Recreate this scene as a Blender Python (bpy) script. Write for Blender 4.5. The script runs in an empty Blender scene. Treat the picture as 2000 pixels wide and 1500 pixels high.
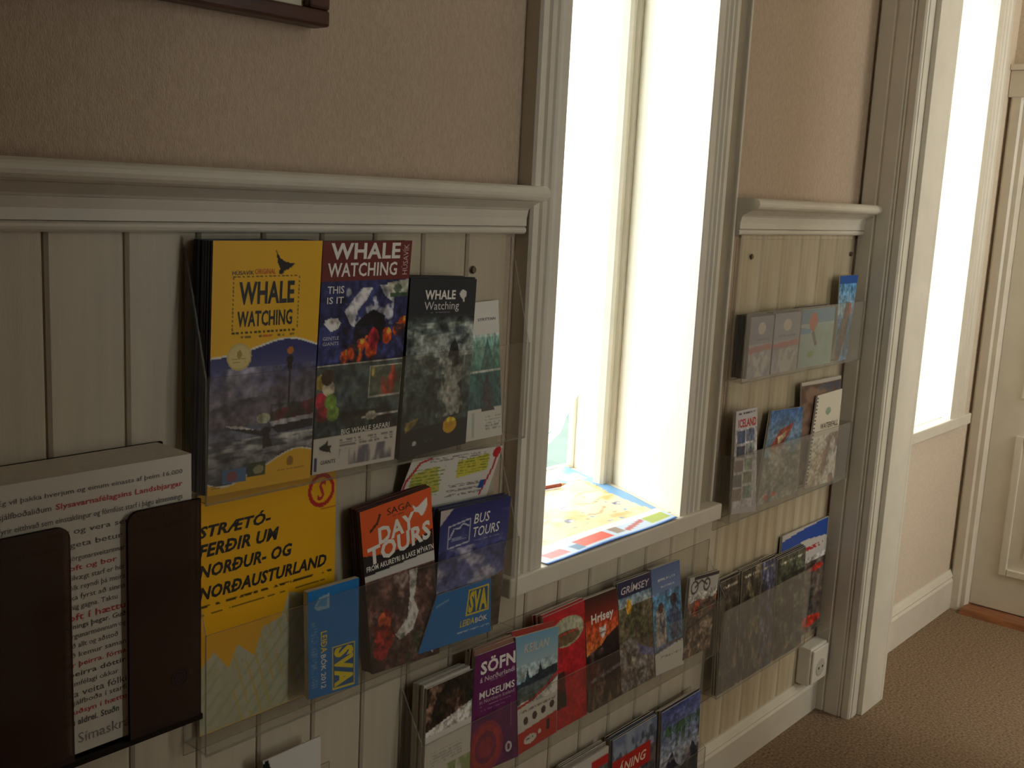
import bpy, bmesh, math, random
import numpy as np
from mathutils import Matrix, Vector

# ------------------------------------------------------------------ camera
CAMZ = 1.175                       # eye height; the display wall is the plane Y = 0, 1 m in front of the lens
F_PX = 2134.2
PITCH, ROLL, YAW = .175053, .050578, .871541
def cam_axes():
    cy, sy = math.cos(YAW), math.sin(YAW)
    fwd = np.array([sy*math.cos(PITCH), cy*math.cos(PITCH), -math.sin(PITCH)])
    right = np.array([cy, -sy, 0.]); down = np.cross(fwd, right)
    c, s = math.cos(ROLL), math.sin(ROLL)
    return c*right - s*down, s*right + c*down, fwd
AX_R, AX_D, AX_F = cam_axes()
EYE = np.array([0., -1., CAMZ])
scene = bpy.context.scene
col = scene.collection
cd = bpy.data.cameras.new('camera'); cd.sensor_width = 36; cd.lens = F_PX/2000*36
cd.clip_start = .02
cam = bpy.data.objects.new('camera', cd); col.objects.link(cam)
cam.matrix_world = Matrix([[AX_R[i], -AX_D[i], -AX_F[i], EYE[i]] for i in range(3)] + [[0, 0, 0, 1]])
scene.camera = cam

# ------------------------------------------------------------------ world and light
w = bpy.data.worlds.new('overcast_sky'); scene.world = w; w.use_nodes = True
wb = w.node_tree.nodes['Background']
wb.inputs[0].default_value = (1.0, .99, .975, 1); wb.inputs[1].default_value = 7.2
def portal(name, loc, sx, sz, into):            # helps the sampler find the window openings; gives off nothing itself
    l = bpy.data.lights.new(name, 'AREA'); l.shape = 'RECTANGLE'; l.size = sx; l.size_y = sz
    l.cycles.is_portal = True
    o = bpy.data.objects.new(name, l); col.objects.link(o); o.location = loc
    o.rotation_euler = (math.pi/2, 0, 0) if into > 0 else (-math.pi/2, 0, 0)   # +1: faces +Y, -1: faces -Y
    return o
portal('portal_display_window', (1.49, .36, 1.3), .62, 1.5, -1)
portal('portal_hall_window', (2.87, .36, 1.3), .5, 1.5, -1)
portal('portal_room_window', (1.37, -2.03, 1.375), .38, 1.55, 1)
portal('portal_hall_far_window', (2.915, -2.03, 1.535), .71, 1.57, 1)
vs = scene.view_settings
vs.view_transform = 'Standard'; vs.look = 'None'; vs.gamma = 1; vs.use_curve_mapping = False
vs.exposure = 0.02
scene.cycles.transparent_max_bounces = 32

random.seed(4)
# ------------------------------------------------------------------ helpers
def W(px, py, d=0.):                            # photo pixel -> point on the plane d metres in front of the display wall
    r = AX_R*(px-1000) + AX_D*(py-750) + AX_F*F_PX
    return EYE + r*((1-d)/r[1])
def lin(c):
    c = np.asarray(c, float)/255.
    return np.where(c <= .04045, c/12.92, ((c+.055)/1.055)**2.4)

MATS = {}
def mat(name, rgb, rough=.5, noise=0., scale=40., bump=0., bscale=200., spec=.5, stretch=None, metal=0., second=None):
    if name in MATS: return MATS[name]
    m = bpy.data.materials.new(name); m.use_nodes = True
    nt = m.node_tree; b = nt.nodes['Principled BSDF']
    c = lin(rgb)
    b.inputs['Base Color'].default_value = (*c, 1); b.inputs['Roughness'].default_value = rough
    b.inputs['Specular IOR Level'].default_value = spec; b.inputs['Metallic'].default_value = metal
    if noise or bump:
        tc = nt.nodes.new('ShaderNodeTexCoord'); mp = nt.nodes.new('ShaderNodeMapping')
        nt.links.new(tc.outputs['Object'], mp.inputs[0])
        if stretch: mp.inputs['Scale'].default_value = stretch
    if noise:
        n = nt.nodes.new('ShaderNodeTexNoise'); n.inputs['Scale'].default_value = scale; n.inputs['Detail'].default_value = 5
        nt.links.new(mp.outputs[0], n.inputs['Vector'])
        r = nt.nodes.new('ShaderNodeValToRGB'); r.color_ramp.elements[0].position = .3; r.color_ramp.elements[1].position = .7
        c2 = lin(second) if second else np.clip(c*(1-noise), 0, 1); c1 = c if second else np.clip(c*(1+noise*.6), 0, 1)
        r.color_ramp.elements[0].color = (*c2, 1); r.color_ramp.elements[1].color = (*c1, 1)
        nt.links.new(n.outputs['Fac'], r.inputs[0]); nt.links.new(r.outputs[0], b.inputs['Base Color'])
    if bump:
        n2 = nt.nodes.new('ShaderNodeTexNoise'); n2.inputs['Scale'].default_value = bscale; n2.inputs['Detail'].default_value = 4
        nt.links.new(mp.outputs[0], n2.inputs['Vector'])
        bp = nt.nodes.new('ShaderNodeBump'); bp.inputs['Strength'].default_value = bump; bp.inputs['Distance'].default_value = .002
        nt.links.new(n2.outputs['Fac'], bp.inputs['Height']); nt.links.new(bp.outputs[0], b.inputs['Normal'])
    MATS[name] = m
    return m
def acrylic(name, tint, haze, hazecol, gloss=1.):
    m = bpy.data.materials.new(name); m.use_nodes = True; nt = m.node_tree; nt.nodes.clear()
    out = nt.nodes.new('ShaderNodeOutputMaterial'); t = nt.nodes.new('ShaderNodeBsdfTransparent'); t.inputs[0].default_value = (*tint, 1)
    g = nt.nodes.new('ShaderNodeBsdfGlossy'); g.inputs['Roughness'].default_value = .06
    df = nt.nodes.new('ShaderNodeBsdfDiffuse'); df.inputs[0].default_value = (*lin(hazecol), 1)
    m1 = nt.nodes.new('ShaderNodeMixShader'); m1.inputs[0].default_value = haze
    m2 = nt.nodes.new('ShaderNodeMixShader')
    nt.links.new(t.outputs[0], m1.inputs[1]); nt.links.new(df.outputs[0], m1.inputs[2])
    m2.inputs[0].default_value = .045*gloss
    nt.links.new(m1.outputs[0], m2.inputs[1]); nt.links.new(g.outputs[0], m2.inputs[2])
    nt.links.new(m2.outputs[0], out.inputs[0]); MATS[name] = m
    return m
M_CLEAR = acrylic('clear_acrylic', (.97, .97, .96), .02, (220, 215, 205))
M_HAZY = acrylic('reflection_haze_acrylic', (.95, .95, .94), .13, (225, 220, 210))  # diffuse haze stands in for reflected light on the rack fronts
M_EDGE = acrylic('acrylic_edge', (.72, .72, .68), .35, (190, 185, 170))
M_SMOKE = acrylic('smoked_acrylic', (.42, .36, .34), .30, (104, 80, 70), .8)
M_SMOKE_EDGE = acrylic('smoked_acrylic_edge', (.05, .04, .04), .5, (28, 22, 22))
M_GLASS = acrylic('window_glass', (.96, .98, .97), .0, (255, 255, 255))
M_PAINT = mat('cream_gloss_paint', (226, 218, 201), .38, .06, 14, .12, 60)
M_WHITE = mat('white_window_paint', (244, 238, 224), .35, .03, 20, .08, 50)
M_PLANK = mat('cream_painted_board', (212, 200, 176), .42, .08, 9, .15, 90, stretch=(6, 6, .5))
M_PINE = mat('thin_painted_pine', (226, 214, 186), .45, .3, 5, .2, 60, stretch=(9, 9, .55), second=(188, 168, 134))
M_PAPERW = mat('woodchip_wallpaper', (210, 188, 164), .85, .16, 190, .7, 420, second=(195, 171, 146), stretch=(1.6, 1, .7))
M_HALL = mat('pale_hall_wallpaper', (222, 206, 184), .85, .10, 190, .6, 420, stretch=(1.6, 1, .7))
M_CARPET = mat('brown_flecked_carpet', (170, 146, 120), .95, .5, 170, 1., 420, spec=.1, second=(112, 88, 66))
M_CEIL = mat('white_ceiling_paint', (236, 230, 216), .8, .03, 10)
M_DARKWOOD = mat('dark_red_brown_wood', (78, 38, 24), .35, .5, 12, .2, 80, stretch=(1, 8, 8))
M_THRESH = mat('oiled_oak', (150, 92, 50), .4, .4, 14, .2, 80, stretch=(8, 1, 8))
M_PASSE = mat('cream_mat_board', (226, 220, 190), .8, .03, 60)
M_PAGE = mat('white_page_edges', (214, 206, 192), .7, .2, 90, stretch=(1, 14, 1))
M_BLACK = mat('black_plastic', (20, 18, 18), .4, .1, 60)
M_SOCKET = mat('white_socket_plastic', (236, 230, 214), .35, .03, 40)
M_METAL = mat('dull_screw_metal', (120, 108, 92), .4, .1, 200, metal=1.)
M_LAWN = mat('grass', (74, 92, 84), .9, .4, 3, .5, 40, second=(58, 78, 72))
M_STRIP = mat('shade_toned_backing', (168, 156, 134), .6, .08, 30)  # darker tone puts the shade beside the casing into the colour
M_RENDER = mat('outside_rendering', (206, 204, 196), .9, .1, 8)
def ink(rgb):
    return mat('ink_%d_%d_%d' % tuple(rgb), rgb, .45, .04, 90)
# printed covers: colour comes from the print stored on the sheet
M_PRINT = bpy.data.materials.new('printed_gloss_paper'); M_PRINT.use_nodes = True
_nt = M_PRINT.node_tree; _a = _nt.nodes.new('ShaderNodeAttribute'); _a.attribute_name = 'print'
_nt.links.new(_a.outputs['Color'], _nt.nodes['Principled BSDF'].inputs['Base Color'])
_nt.nodes['Principled BSDF'].inputs['Roughness'].default_value = .38
_nt.nodes['Principled BSDF'].inputs['Specular IOR Level'].default_value = .35

def link(o, parent=None):
    col.objects.link(o)
    if parent is not None: o.parent = parent
    return o
def tag(o, label=None, cat=None, group=None, kind=None):
    for k, v in (('label', label), ('category', cat), ('group', group), ('kind', kind)):
        if v: o[k] = v
    return o
def empty(name, loc=(0, 0, 0)):
    o = bpy.data.objects.new(name, None); o.empty_display_size = .02; link(o); o.location = loc
    return o
class MB:
    def __init__(s): s.v = []; s.f = []; s.m = []
    def add(s, verts, faces, mi=0):
        b = len(s.v); s.v += [tuple(map(float, p)) for p in verts]
        for f in faces: s.f.append(tuple(b+i for i in f)); s.m.append(mi)
    def box(s, x0, x1, y0, y1, z0, z1, mi=0, side=None):
        # side: material index for the faces other than +-Y
        v = [(x, y, z) for x in (x0, x1) for y in (y0, y1) for z in (z0, z1)]
        k = mi if side is None else side
        for f, q in (((0, 1, 3, 2), k), ((4, 6, 7, 5), k), ((0, 4, 5, 1), mi), ((2, 3, 7, 6), mi), ((0, 2, 6, 4), k), ((1, 5, 7, 3), k)):
            b = len(s.v); s.add([v[i] for i in f], [(0, 1, 2, 3)], q)
        return s
    def hexa(s, q, n, t, mi=0, side=None):        # quad q (4 points), thickened by t against n
        q = [np.array(p) for p in q]; r = [p-n*t for p in q]; k = mi if side is None else side
        s.add(q, [(0, 1, 2, 3)], mi); s.add(r, [(3, 2, 1, 0)], mi)
        for i in range(4):
            j = (i+1) % 4; s.add([q[j], q[i], r[i], r[j]], [(0, 1, 2, 3)], k)
        return s
    def prof(s, pts, a0, a1, axis, mi=0):         # closed profile swept straight along an axis
        n = len(pts)
        def P(p, a): return (a, p[0], p[1]) if axis == 'x' else (p[0], p[1], a) if axis == 'z' else (p[0], a, p[1])
        s.add([P(p, a0) for p in pts]+[P(p, a1) for p in pts], [(i, (i+1) % n, n+(i+1) % n, n+i) for i in range(n)]+[tuple(range(n-1, -1, -1)), tuple(range(n, 2*n))], mi)
        return s
    def cyl(s, c, axis, r0, r1, L, n=12, mi=0):
        c = np.array(c, float); ax = np.array(axis, float); ax /= np.linalg.norm(ax)
        u = np.cross(ax, (0, 0, 1) if abs(ax[2]) < .9 else (1, 0, 0)); u /= np.linalg.norm(u); v = np.cross(ax, u)
        ring = lambda o, r: [o+(u*math.cos(a)+v*math.sin(a))*r for a in (2*math.pi*i/n for i in range(n))]
        s.add(ring(c, r0)+ring(c+ax*L, r1), [(i, (i+1) % n, n+(i+1) % n, n+i) for i in range(n)]+[tuple(range(n-1, -1, -1)), tuple(range(n, 2*n))], mi)
        return s
    def mesh(s, name, *mats):
        me = bpy.data.meshes.new(name); me.from_pydata(s.v, [], s.f)
        for m in mats: me.materials.append(m)
        me.polygons.foreach_set('material_index', s.m)
        bm = bmesh.new(); bm.from_mesh(me); bmesh.ops.remove_doubles(bm, verts=bm.verts, dist=1e-6)
        bmesh.ops.recalc_face_normals(bm, faces=bm.faces); bm.to_mesh(me); bm.free(); me.update()
        return me
    def build(s, name, mats, parent=None, bevel=0, smooth=False):
        mats = mats if isinstance(mats, (list, tuple)) else [mats]
        me = s.mesh(name, *mats); o = bpy.data.objects.new(name, me); link(o, parent)
        if smooth:
            for p in me.polygons: p.use_smooth = True
        if bevel:
            b = o.modifiers.new('bevel', 'BEVEL'); b.width = bevel; b.segments = 2; b.limit_method = 'ANGLE'
        return o
def struct(name, mb, m, parent=None, bevel=0):
    o = mb.build(name, m, parent, bevel)
    if parent is None: o['kind'] = 'structure'
    return o

# ------------------------------------------------------------------ the room
XL, XP, XE = -2.6, 2.362, 3.30                # left end, partition near side, hall end wall
YB, ZC = -1.95, 2.45
SILL = .613
H1 = (1.20, 1.788); H2 = (2.62, 3.16)         # window holes
ZT = 2.05
def wall_boxes(mb, x0, x1, holes, y0, y1, zb, zt):
    xs = x0
    zb0, zt0 = zb, zt
    for h in holes:
        h0, h1 = h[:2]; zb, zt = h[2:] if len(h) > 2 else (zb0, zt0)
        mb.box(xs, h0, y0, y1, 0, ZC); mb.box(h0, h1, y0, y1, 0, zb); mb.box(h0, h1, y0, y1, zt, ZC); xs = h1
    mb.box(xs, x1, y0, y1, 0, ZC)
    return mb
wall = struct('wall_left', wall_boxes(MB(), XL, 2.44, [H1], .008, .335, .58, ZT), M_PAPERW)
struct('wall_hall', wall_boxes(MB(), 2.44, XE+.1, [H2], .004, .335, .58, ZT), M_HALL)
struct('wall_right', wall_boxes(MB(), XL, XE+.1, [(1.18, 1.56), (2.56, 3.27, .75, 2.32)], YB-.1, YB, .6, 2.15), M_PAPERW)
struct('wall_back', MB().box(XL-.1, XL, YB-.1, .36, 0, ZC), M_PAPERW)
struct('floor', MB().box(XL-.1, XE+.1, YB-.1, .36, -.06, 0), M_CARPET)
struct('ceiling', MB().box(XL-.1, XE+.1, YB-.1, .36, ZC, ZC+.06), M_CEIL)
# partition with an open doorway
DY0, DY1, DZ = -.088, -.82, 2.03
struct('wall_partition', MB().box(XP, 2.505, DY0, .008, 0, ZC).box(XP, 2.505, DY1, DY0, DZ, ZC).box(XP, 2.505, YB, DY1, 0, ZC), M_HALL)
struct('wall_light_block', MB().box(.98, 1.06, YB, -1.36, 0, ZC), M_PAPERW)      # unseen stub added to keep the room window's light off the left
# hall end wall with a door opening
EY0, EY1, EZ = -.052, -.80, 1.50
struct('wall_end', MB().box(XE, XE+.1, EY0, .008, 0, ZC).box(XE, XE+.1, EY1, EY0, EZ, ZC).box(XE, XE+.1, YB, EY1, 0, ZC), M_HALL)
struct('lawn_ground', MB().box(-25, 110, .4, 70, -.75, -.7), M_LAWN)

# wainscot planks, one by one, on the display wall
PW, GX = .0832, .499
RAILB = 1.118
def plank_mesh(wd, z0, z1, m):
    c = .0028; h = wd/2-.0012
    return MB().prof([(-h, .0075), (-h, c), (-h+c*1.2, 0), (h-c*1.2, 0), (h, c), (h, .0075)], z0, z1, 'z').mesh('plank', m)
pm = {}
k0 = int(math.floor((XL-GX)/PW))+1
x = GX+k0*PW; i = 0
while x < 2.349:
    x1 = min(x+PW, 2.349); wd = x1-x
    inwin = x1 > H1[0] and x < H1[1]
    pine = x > 1.77
    key = (round(wd, 3), inwin, pine)
    if wd > .02:
        if key not in pm: pm[key] = plank_mesh(wd, .0, .578 if inwin else RAILB+.01, M_PINE if pine else M_PLANK)
        o = bpy.data.objects.new('plank', pm[key]); link(o, wall); o.location = ((x+x1)/2, 0, 0)
    x = x1
# skirting
def skirt(name, x0, x1, h, y):
    return struct(name, MB().prof([(y, 0), (y-.016, 0), (y-.016, h*.74), (y-.012, h*.80), (y-.0145, h*.85), (y-.009, h*.94), (y-.004, h), (y, h)], x0, x1, 'x'), M_PAINT)
skirt('baseboard_left', XL, 2.349, .088, 0)
skirt('baseboard_hall', 2.506, XE-.002, .118, .004)

# dado rail: rounded cap, cove, frieze and bead
def rail(name, x0, x1, xf0, xf1, lean=0):
    r = empty(name, ((x0+x1)/2, 0, 1.15)); r['kind'] = 'structure'
    def part(nm, pts, a, b):
        o = MB().prof(pts, a, b, 'x').build(nm, M_PAINT, r); o.matrix_parent_inverse = r.matrix_basis.inverted()
        return o
    nose = [(-.038-.012*math.cos(t), 1.1725-.0105*math.sin(t)) for t in np.linspace(-math.pi/2, math.pi/2, 9)]
    part('cap', [(0, 1.183)]+nose+[(0, 1.162)], x0, x1)
    cove = [(-.016-.018*math.cos(t), 1.149+.013*math.sin(t)) for t in np.linspace(math.pi/2, 0, 6)]
    part('cove', [(0, 1.1618), (-.036, 1.1618)]+[(-.034+.004*k, 1.1605-.0022*k) for k in range(1, 5)]+[(-.016, 1.149), (0, 1.149)], xf0, xf1)
    part('frieze', [(0, 1.1488), (-.016, 1.1488), (-.0135, 1.138), (-.0135, 1.127), (0, 1.127)], xf0, xf1)
    part('bead', [(0, 1.1268)]+[(-.008-.0055*math.cos(t), 1.1212-.0055*math.sin(t)) for t in np.linspace(-math.pi/2, math.pi/2, 7)]+[(0, 1.1157)], xf0, xf1)
    return r
rail('trim_1', XL, 1.192, XL, 1.187)
rail('trim_2', 1.793, 2.349, 1.793, 2.349)

# window casings, stools, splayed reveals, sashes
def casing_profile(x0, x1, flip, y=.008):
    wd = x1-x0; t = .02                          # u = 0 is the outer edge, u = 1 the edge at the opening
    base = [(0, t-.004), (.05, t), (.20, t), (.24, t-.004), (.30, t-.004), (.34, t), (.44, t+.001), (.48, t-.003), (.54, t-.003), (.58, t), (.66, t+.001), (.70, t-.002), (.78, t), (.97, t), (1, t-.001)]
    pts = [(x0+(wd*(u if not flip else 1-u)), -d) for u, d in base]
    if flip: return [(x0+.012, y)]+pts[::-1]+[(x1, y)]
    return [(x0, y)]+pts+[(x1, y)]
def window(name, xi0, xi1, xo0, xo1, cl, cr, sx0, sx1, curtain_pts=None):
    w_ = empty(name, ((xi0+xi1)/2, 0, SILL)); w_['kind'] = 'structure'
    def P(nm, mb, m, bevel=0):
        o = mb.build(nm, m, w_, bevel); o.matrix_parent_inverse = w_.matrix_basis.inverted(); return o
    P('casing', MB().prof(casing_profile(cl, xi0, False), SILL, ZT+.02, 'z'), M_PAINT)
    P('casing', MB().prof(casing_profile(xi1, cr, True), SILL, ZT+.02, 'z'), M_PAINT)
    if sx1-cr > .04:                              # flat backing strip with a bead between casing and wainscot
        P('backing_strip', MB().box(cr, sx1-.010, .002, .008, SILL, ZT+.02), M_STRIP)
        P('edge_bead', MB().box(sx1-.010, sx1-.003, -.006, .008, SILL, ZT+.02), M_PAINT, .002)
    P('head_casing', MB().box(cl, cr, -.02, .008, ZT+.02, ZT+.13), M_PAINT, .003)
    P('sill', MB().box(sx0, sx1, -.026, .008, SILL-.031, SILL).box(xo0-.08, xo1+.002, .008, .36, SILL-.031, SILL), M_PAINT, .003)
    # splayed inner reveals, then the stop frame, then the outer box
    ys = .20
    P('reveal_panel', MB().prof([(xi1-.0012, -.0185), (xi1+.009, -.0185), (xo1-.023, ys), (xo1-.035, ys)], SILL, ZT, 'z'), M_WHITE)
    P('reveal_panel', MB().prof([(xi0-.012, .0), (xi0, .0), (xo0+.035, ys), (xo0+.023, ys)], SILL, ZT, 'z'), M_WHITE)
    P('head_reveal', MB().box(xo0, xo1, .0, .34, ZT-.012, ZT), M_WHITE)
    P('stop_bead', MB().prof([(xo1-.068, .206), (xo1-.064, .20), (xo1-.050, .203), (xo1-.046, .197), (xo1-.030, .197), (xo1-.030, .222), (xo1-.068, .222)], SILL, ZT, 'z'), M_PAINT)
    P('stop_bead', MB().prof([(xo0+.030, .197), (xo0+.068, .20), (xo0+.068, .222), (xo0+.030, .222)], SILL, ZT, 'z'), M_PAINT)
    P('outer_lining', MB().box(xo1, xo1+.003, .222, .335, SILL, ZT), M_WHITE)
    P('outer_lining', MB().box(xo0-.003, xo0, .222, .335, SILL, ZT), M_WHITE)
    st = .045
    sash = P('sash', MB().box(xo0, xo0+st, .322, .333, SILL, ZT).box(xo1-.011, xo1, .322, .333, SILL, ZT).box(xo0+st, xo1-.011, .322, .333, SILL, SILL+.010).box(xo0+st, xo1-.011, .322, .333, ZT-.05, ZT), M_WHITE, .002)
    g = MB().box(xo0+st, xo1-.011, .327, .330, SILL+.010, ZT-.05).build('pane', M_GLASS, sash)
    return w_
window('window_1', 1.257, 1.655, 1.205, 1.785, 1.190, 1.724, 1.178, 1.794)
window('window_2', 2.72, 3.055, 2.66, 3.155, 2.62, 3.175, 2.60, 3.212)
for nm, x0, x1, z0, z1 in (('window_3', 1.18, 1.56, .6, 2.15), ('window_4', 2.56, 3.27, .75, 2.32)):      # windows of the far side of the room and hall
    w_ = empty(nm, ((x0+x1)/2, YB-.05, z0)); w_['kind'] = 'structure'
    mb = MB()
    for a, b, c, d in ((x0, x0+.05, z0, z1), (x1-.05, x1, z0, z1), (x0+.05, x1-.05, z0, z0+.05), (x0+.05, x1-.05, z1-.05, z1), ((x0+x1)/2-.02, (x0+x1)/2+.02, z0+.05, z1-.05)):
        mb.box(a, b, YB-.08, YB-.03, c, d)
    o = mb.build('sash', M_WHITE, w_); o.matrix_parent_inverse = w_.matrix_basis.inverted()
    o = MB().box(x0+.05, x1-.05, YB-.058, YB-.055, z0+.05, z1-.05).build('pane', M_GLASS, w_); o.matrix_parent_inverse = w_.matrix_basis.inverted()

# lace curtain with a scalloped, swagged lower edge
def lace():
    xs = np.linspace(1.25, 1.768, 112); zt = 2.0
    def edge(x):
        e = np.interp(x, [1.25, 1.46, 1.60, 1.662, 1.70, 1.735, 1.768], [.665, .635, .645, .685, .733, .757, .79])
        return e+.007*abs(math.sin((x-1.25)*95))
    nz = 90; v = []; keep = []
    for x in xs:
        e = edge(x)
        for k in range(nz):
            t = (k/(nz-1))**1.9
            v.append((x, .288+.010*math.sin(x*55)+.004*math.sin(x*23+1)+.006*t, e+(zt-e)*t))
    f = []
    for i in range(len(xs)-1):
        for k in range(nz-1):
            xm = xs[i]; zz = v[i*nz+k][2]-edge(xm)
            if .018 < zz < .0225 and (i % 6) in (2, 3): continue       # eyelets
            if .040 < zz < .045 and (i % 9) in (4, 5): continue
            f.append((i*nz+k, (i+1)*nz+k, (i+1)*nz+k+1, i*nz+k+1))
    me = bpy.data.meshes.new('lace_curtain'); me.from_pydata(v, [], f)
    m = bpy.data.materials.new('white_lace_cloth'); m.use_nodes = True; nt = m.node_tree; nt.nodes.clear()
    out = nt.nodes.new('ShaderNodeOutputMaterial'); tr = nt.nodes.new('ShaderNodeBsdfTranslucent'); tr.inputs[0].default_value = (.93, .93, .9, 1)
    df = nt.nodes.new('ShaderNodeBsdfDiffuse'); df.inputs[0].default_value = (.92, .92, .9, 1); tp = nt.nodes.new('ShaderNodeBsdfTransparent')
    a = nt.nodes.new('ShaderNodeMixShader'); a.inputs[0].default_value = .35
    b = nt.nodes.new('ShaderNodeMixShader'); b.inputs[0].default_value = .35
    nt.links.new(tr.outputs[0], a.inputs[1]); nt.links.new(df.outputs[0], a.inputs[2]); nt.links.new(a.outputs[0], b.inputs[1]); nt.links.new(tp.outputs[0], b.inputs[2]); nt.links.new(b.outputs[0], out.inputs[0])
    me.materials.append(m)
    o = bpy.data.objects.new('lace_curtain', me); link(o)
    for p in me.polygons: p.use_smooth = True
    tag(o, 'white lace curtain with scalloped edge hanging in the bright window', 'curtain')
    rod = MB().cyl((1.215, .288, 2.0), (1, 0, 0), .006, .006, .56, 10).build('curtain_rod', M_WHITE, o)
lace()

# doorway lining and casings of the partition
d = empty('trim_3', (2.43, DY0, 0)); d['kind'] = 'structure'
def dp(nm, mb, m=M_PAINT, bevel=.0015):
    o = mb.build(nm, m, d, bevel); o.matrix_parent_inverse = d.matrix_basis.inverted(); return o
dp('casing', MB().prof([(XP, .0), (2.350, .0), (2.350, -.030), (2.353, -.032), (2.353, -.036), (2.350, -.038), (2.350, -.066), (2.3535, -.069), (2.3505, -.073), (2.3535, -.077), (2.350, -.080), (2.350, -.094), (2.353, -.098), (XP, -.098)], 0, DZ+.08, 'z'), M_PAINT, 0)
dp('jamb', MB().box(XP+.0005, 2.505, -.100, DY0, 0, DZ))
dp('door_stop', MB().box(2.392, 2.505, -.112, -.100, 0, DZ-.012))
dp('far_casing', MB().box(2.505, 2.519, -.112, .003, 0, DZ+.08))
dp('head_lining', MB().box(XP, 2.505, DY1, DY0, DZ-.012, DZ))
dp('far_jamb', MB().box(XP, 2.505, DY1, DY1+.012, 0, DZ-.012))
dp('casing', MB().box(2.350, XP, DY1-.08, DY1+.004, 0, DZ+.08))
dp('head_casing', MB().box(2.350, XP, DY1-.08, -.098, DZ+.003, DZ+.08))

# hall end door
dr = empty('door_1', (XE, -.42, 0)); dr['kind'] = 'structure'
def dq(nm, mb, m=M_PAINT, bevel=.002, parent=None):
    o = mb.build(nm, m, parent or dr, bevel)
    if parent is None: o.matrix_parent_inverse = dr.matrix_basis.inverted()
    return o
dq('casing', MB().prof([(XE+.01, -.004), (XE-.014, -.004), (XE-.020, -.010), (XE-.020, -.032), (XE-.014, -.038), (XE-.014, -.050), (XE+.01, -.056)], 0, 1.50, 'z'), M_PAINT, 0)
dq('head_casing', MB().box(XE-.024, XE, EY1-.03, .003, 1.50, 1.572))
dq('cornice', MB().box(XE-.034, XE, EY1-.03, .003, 1.572, 1.588))
slab = dq('door_slab', MB().box(XE+.012, XE+.05, EY1, -.056, .022, 1.498))
for z0, z1 in ((.132, .552), (.66, 1.40)):
    y0, y1 = -.128, EY1+.08
    for a, b, c, e in ((y0-.022, y0, z0, z1), (y1, y1+.022, z0, z1), (y1+.022, y0-.022, z0, z0+.022), (y1+.022, y0-.022, z1-.022, z1)):
        dq('panel_moulding', MB().box(XE+.003, XE+.013, a, b, c, e), M_PAINT, .003, slab)
    dq('door_panel', MB().box(XE+.008, XE+.013, y1+.06, y0-.06, z0+.06, z1-.06), M_PAINT, .003, slab)
struct('trim_4', MB().prof([(XE-.05, 0), (XE-.042, .016), (XE+.06, .022), (XE+.06, 0)], EY1, -.05, 'y'), M_THRESH)

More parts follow.
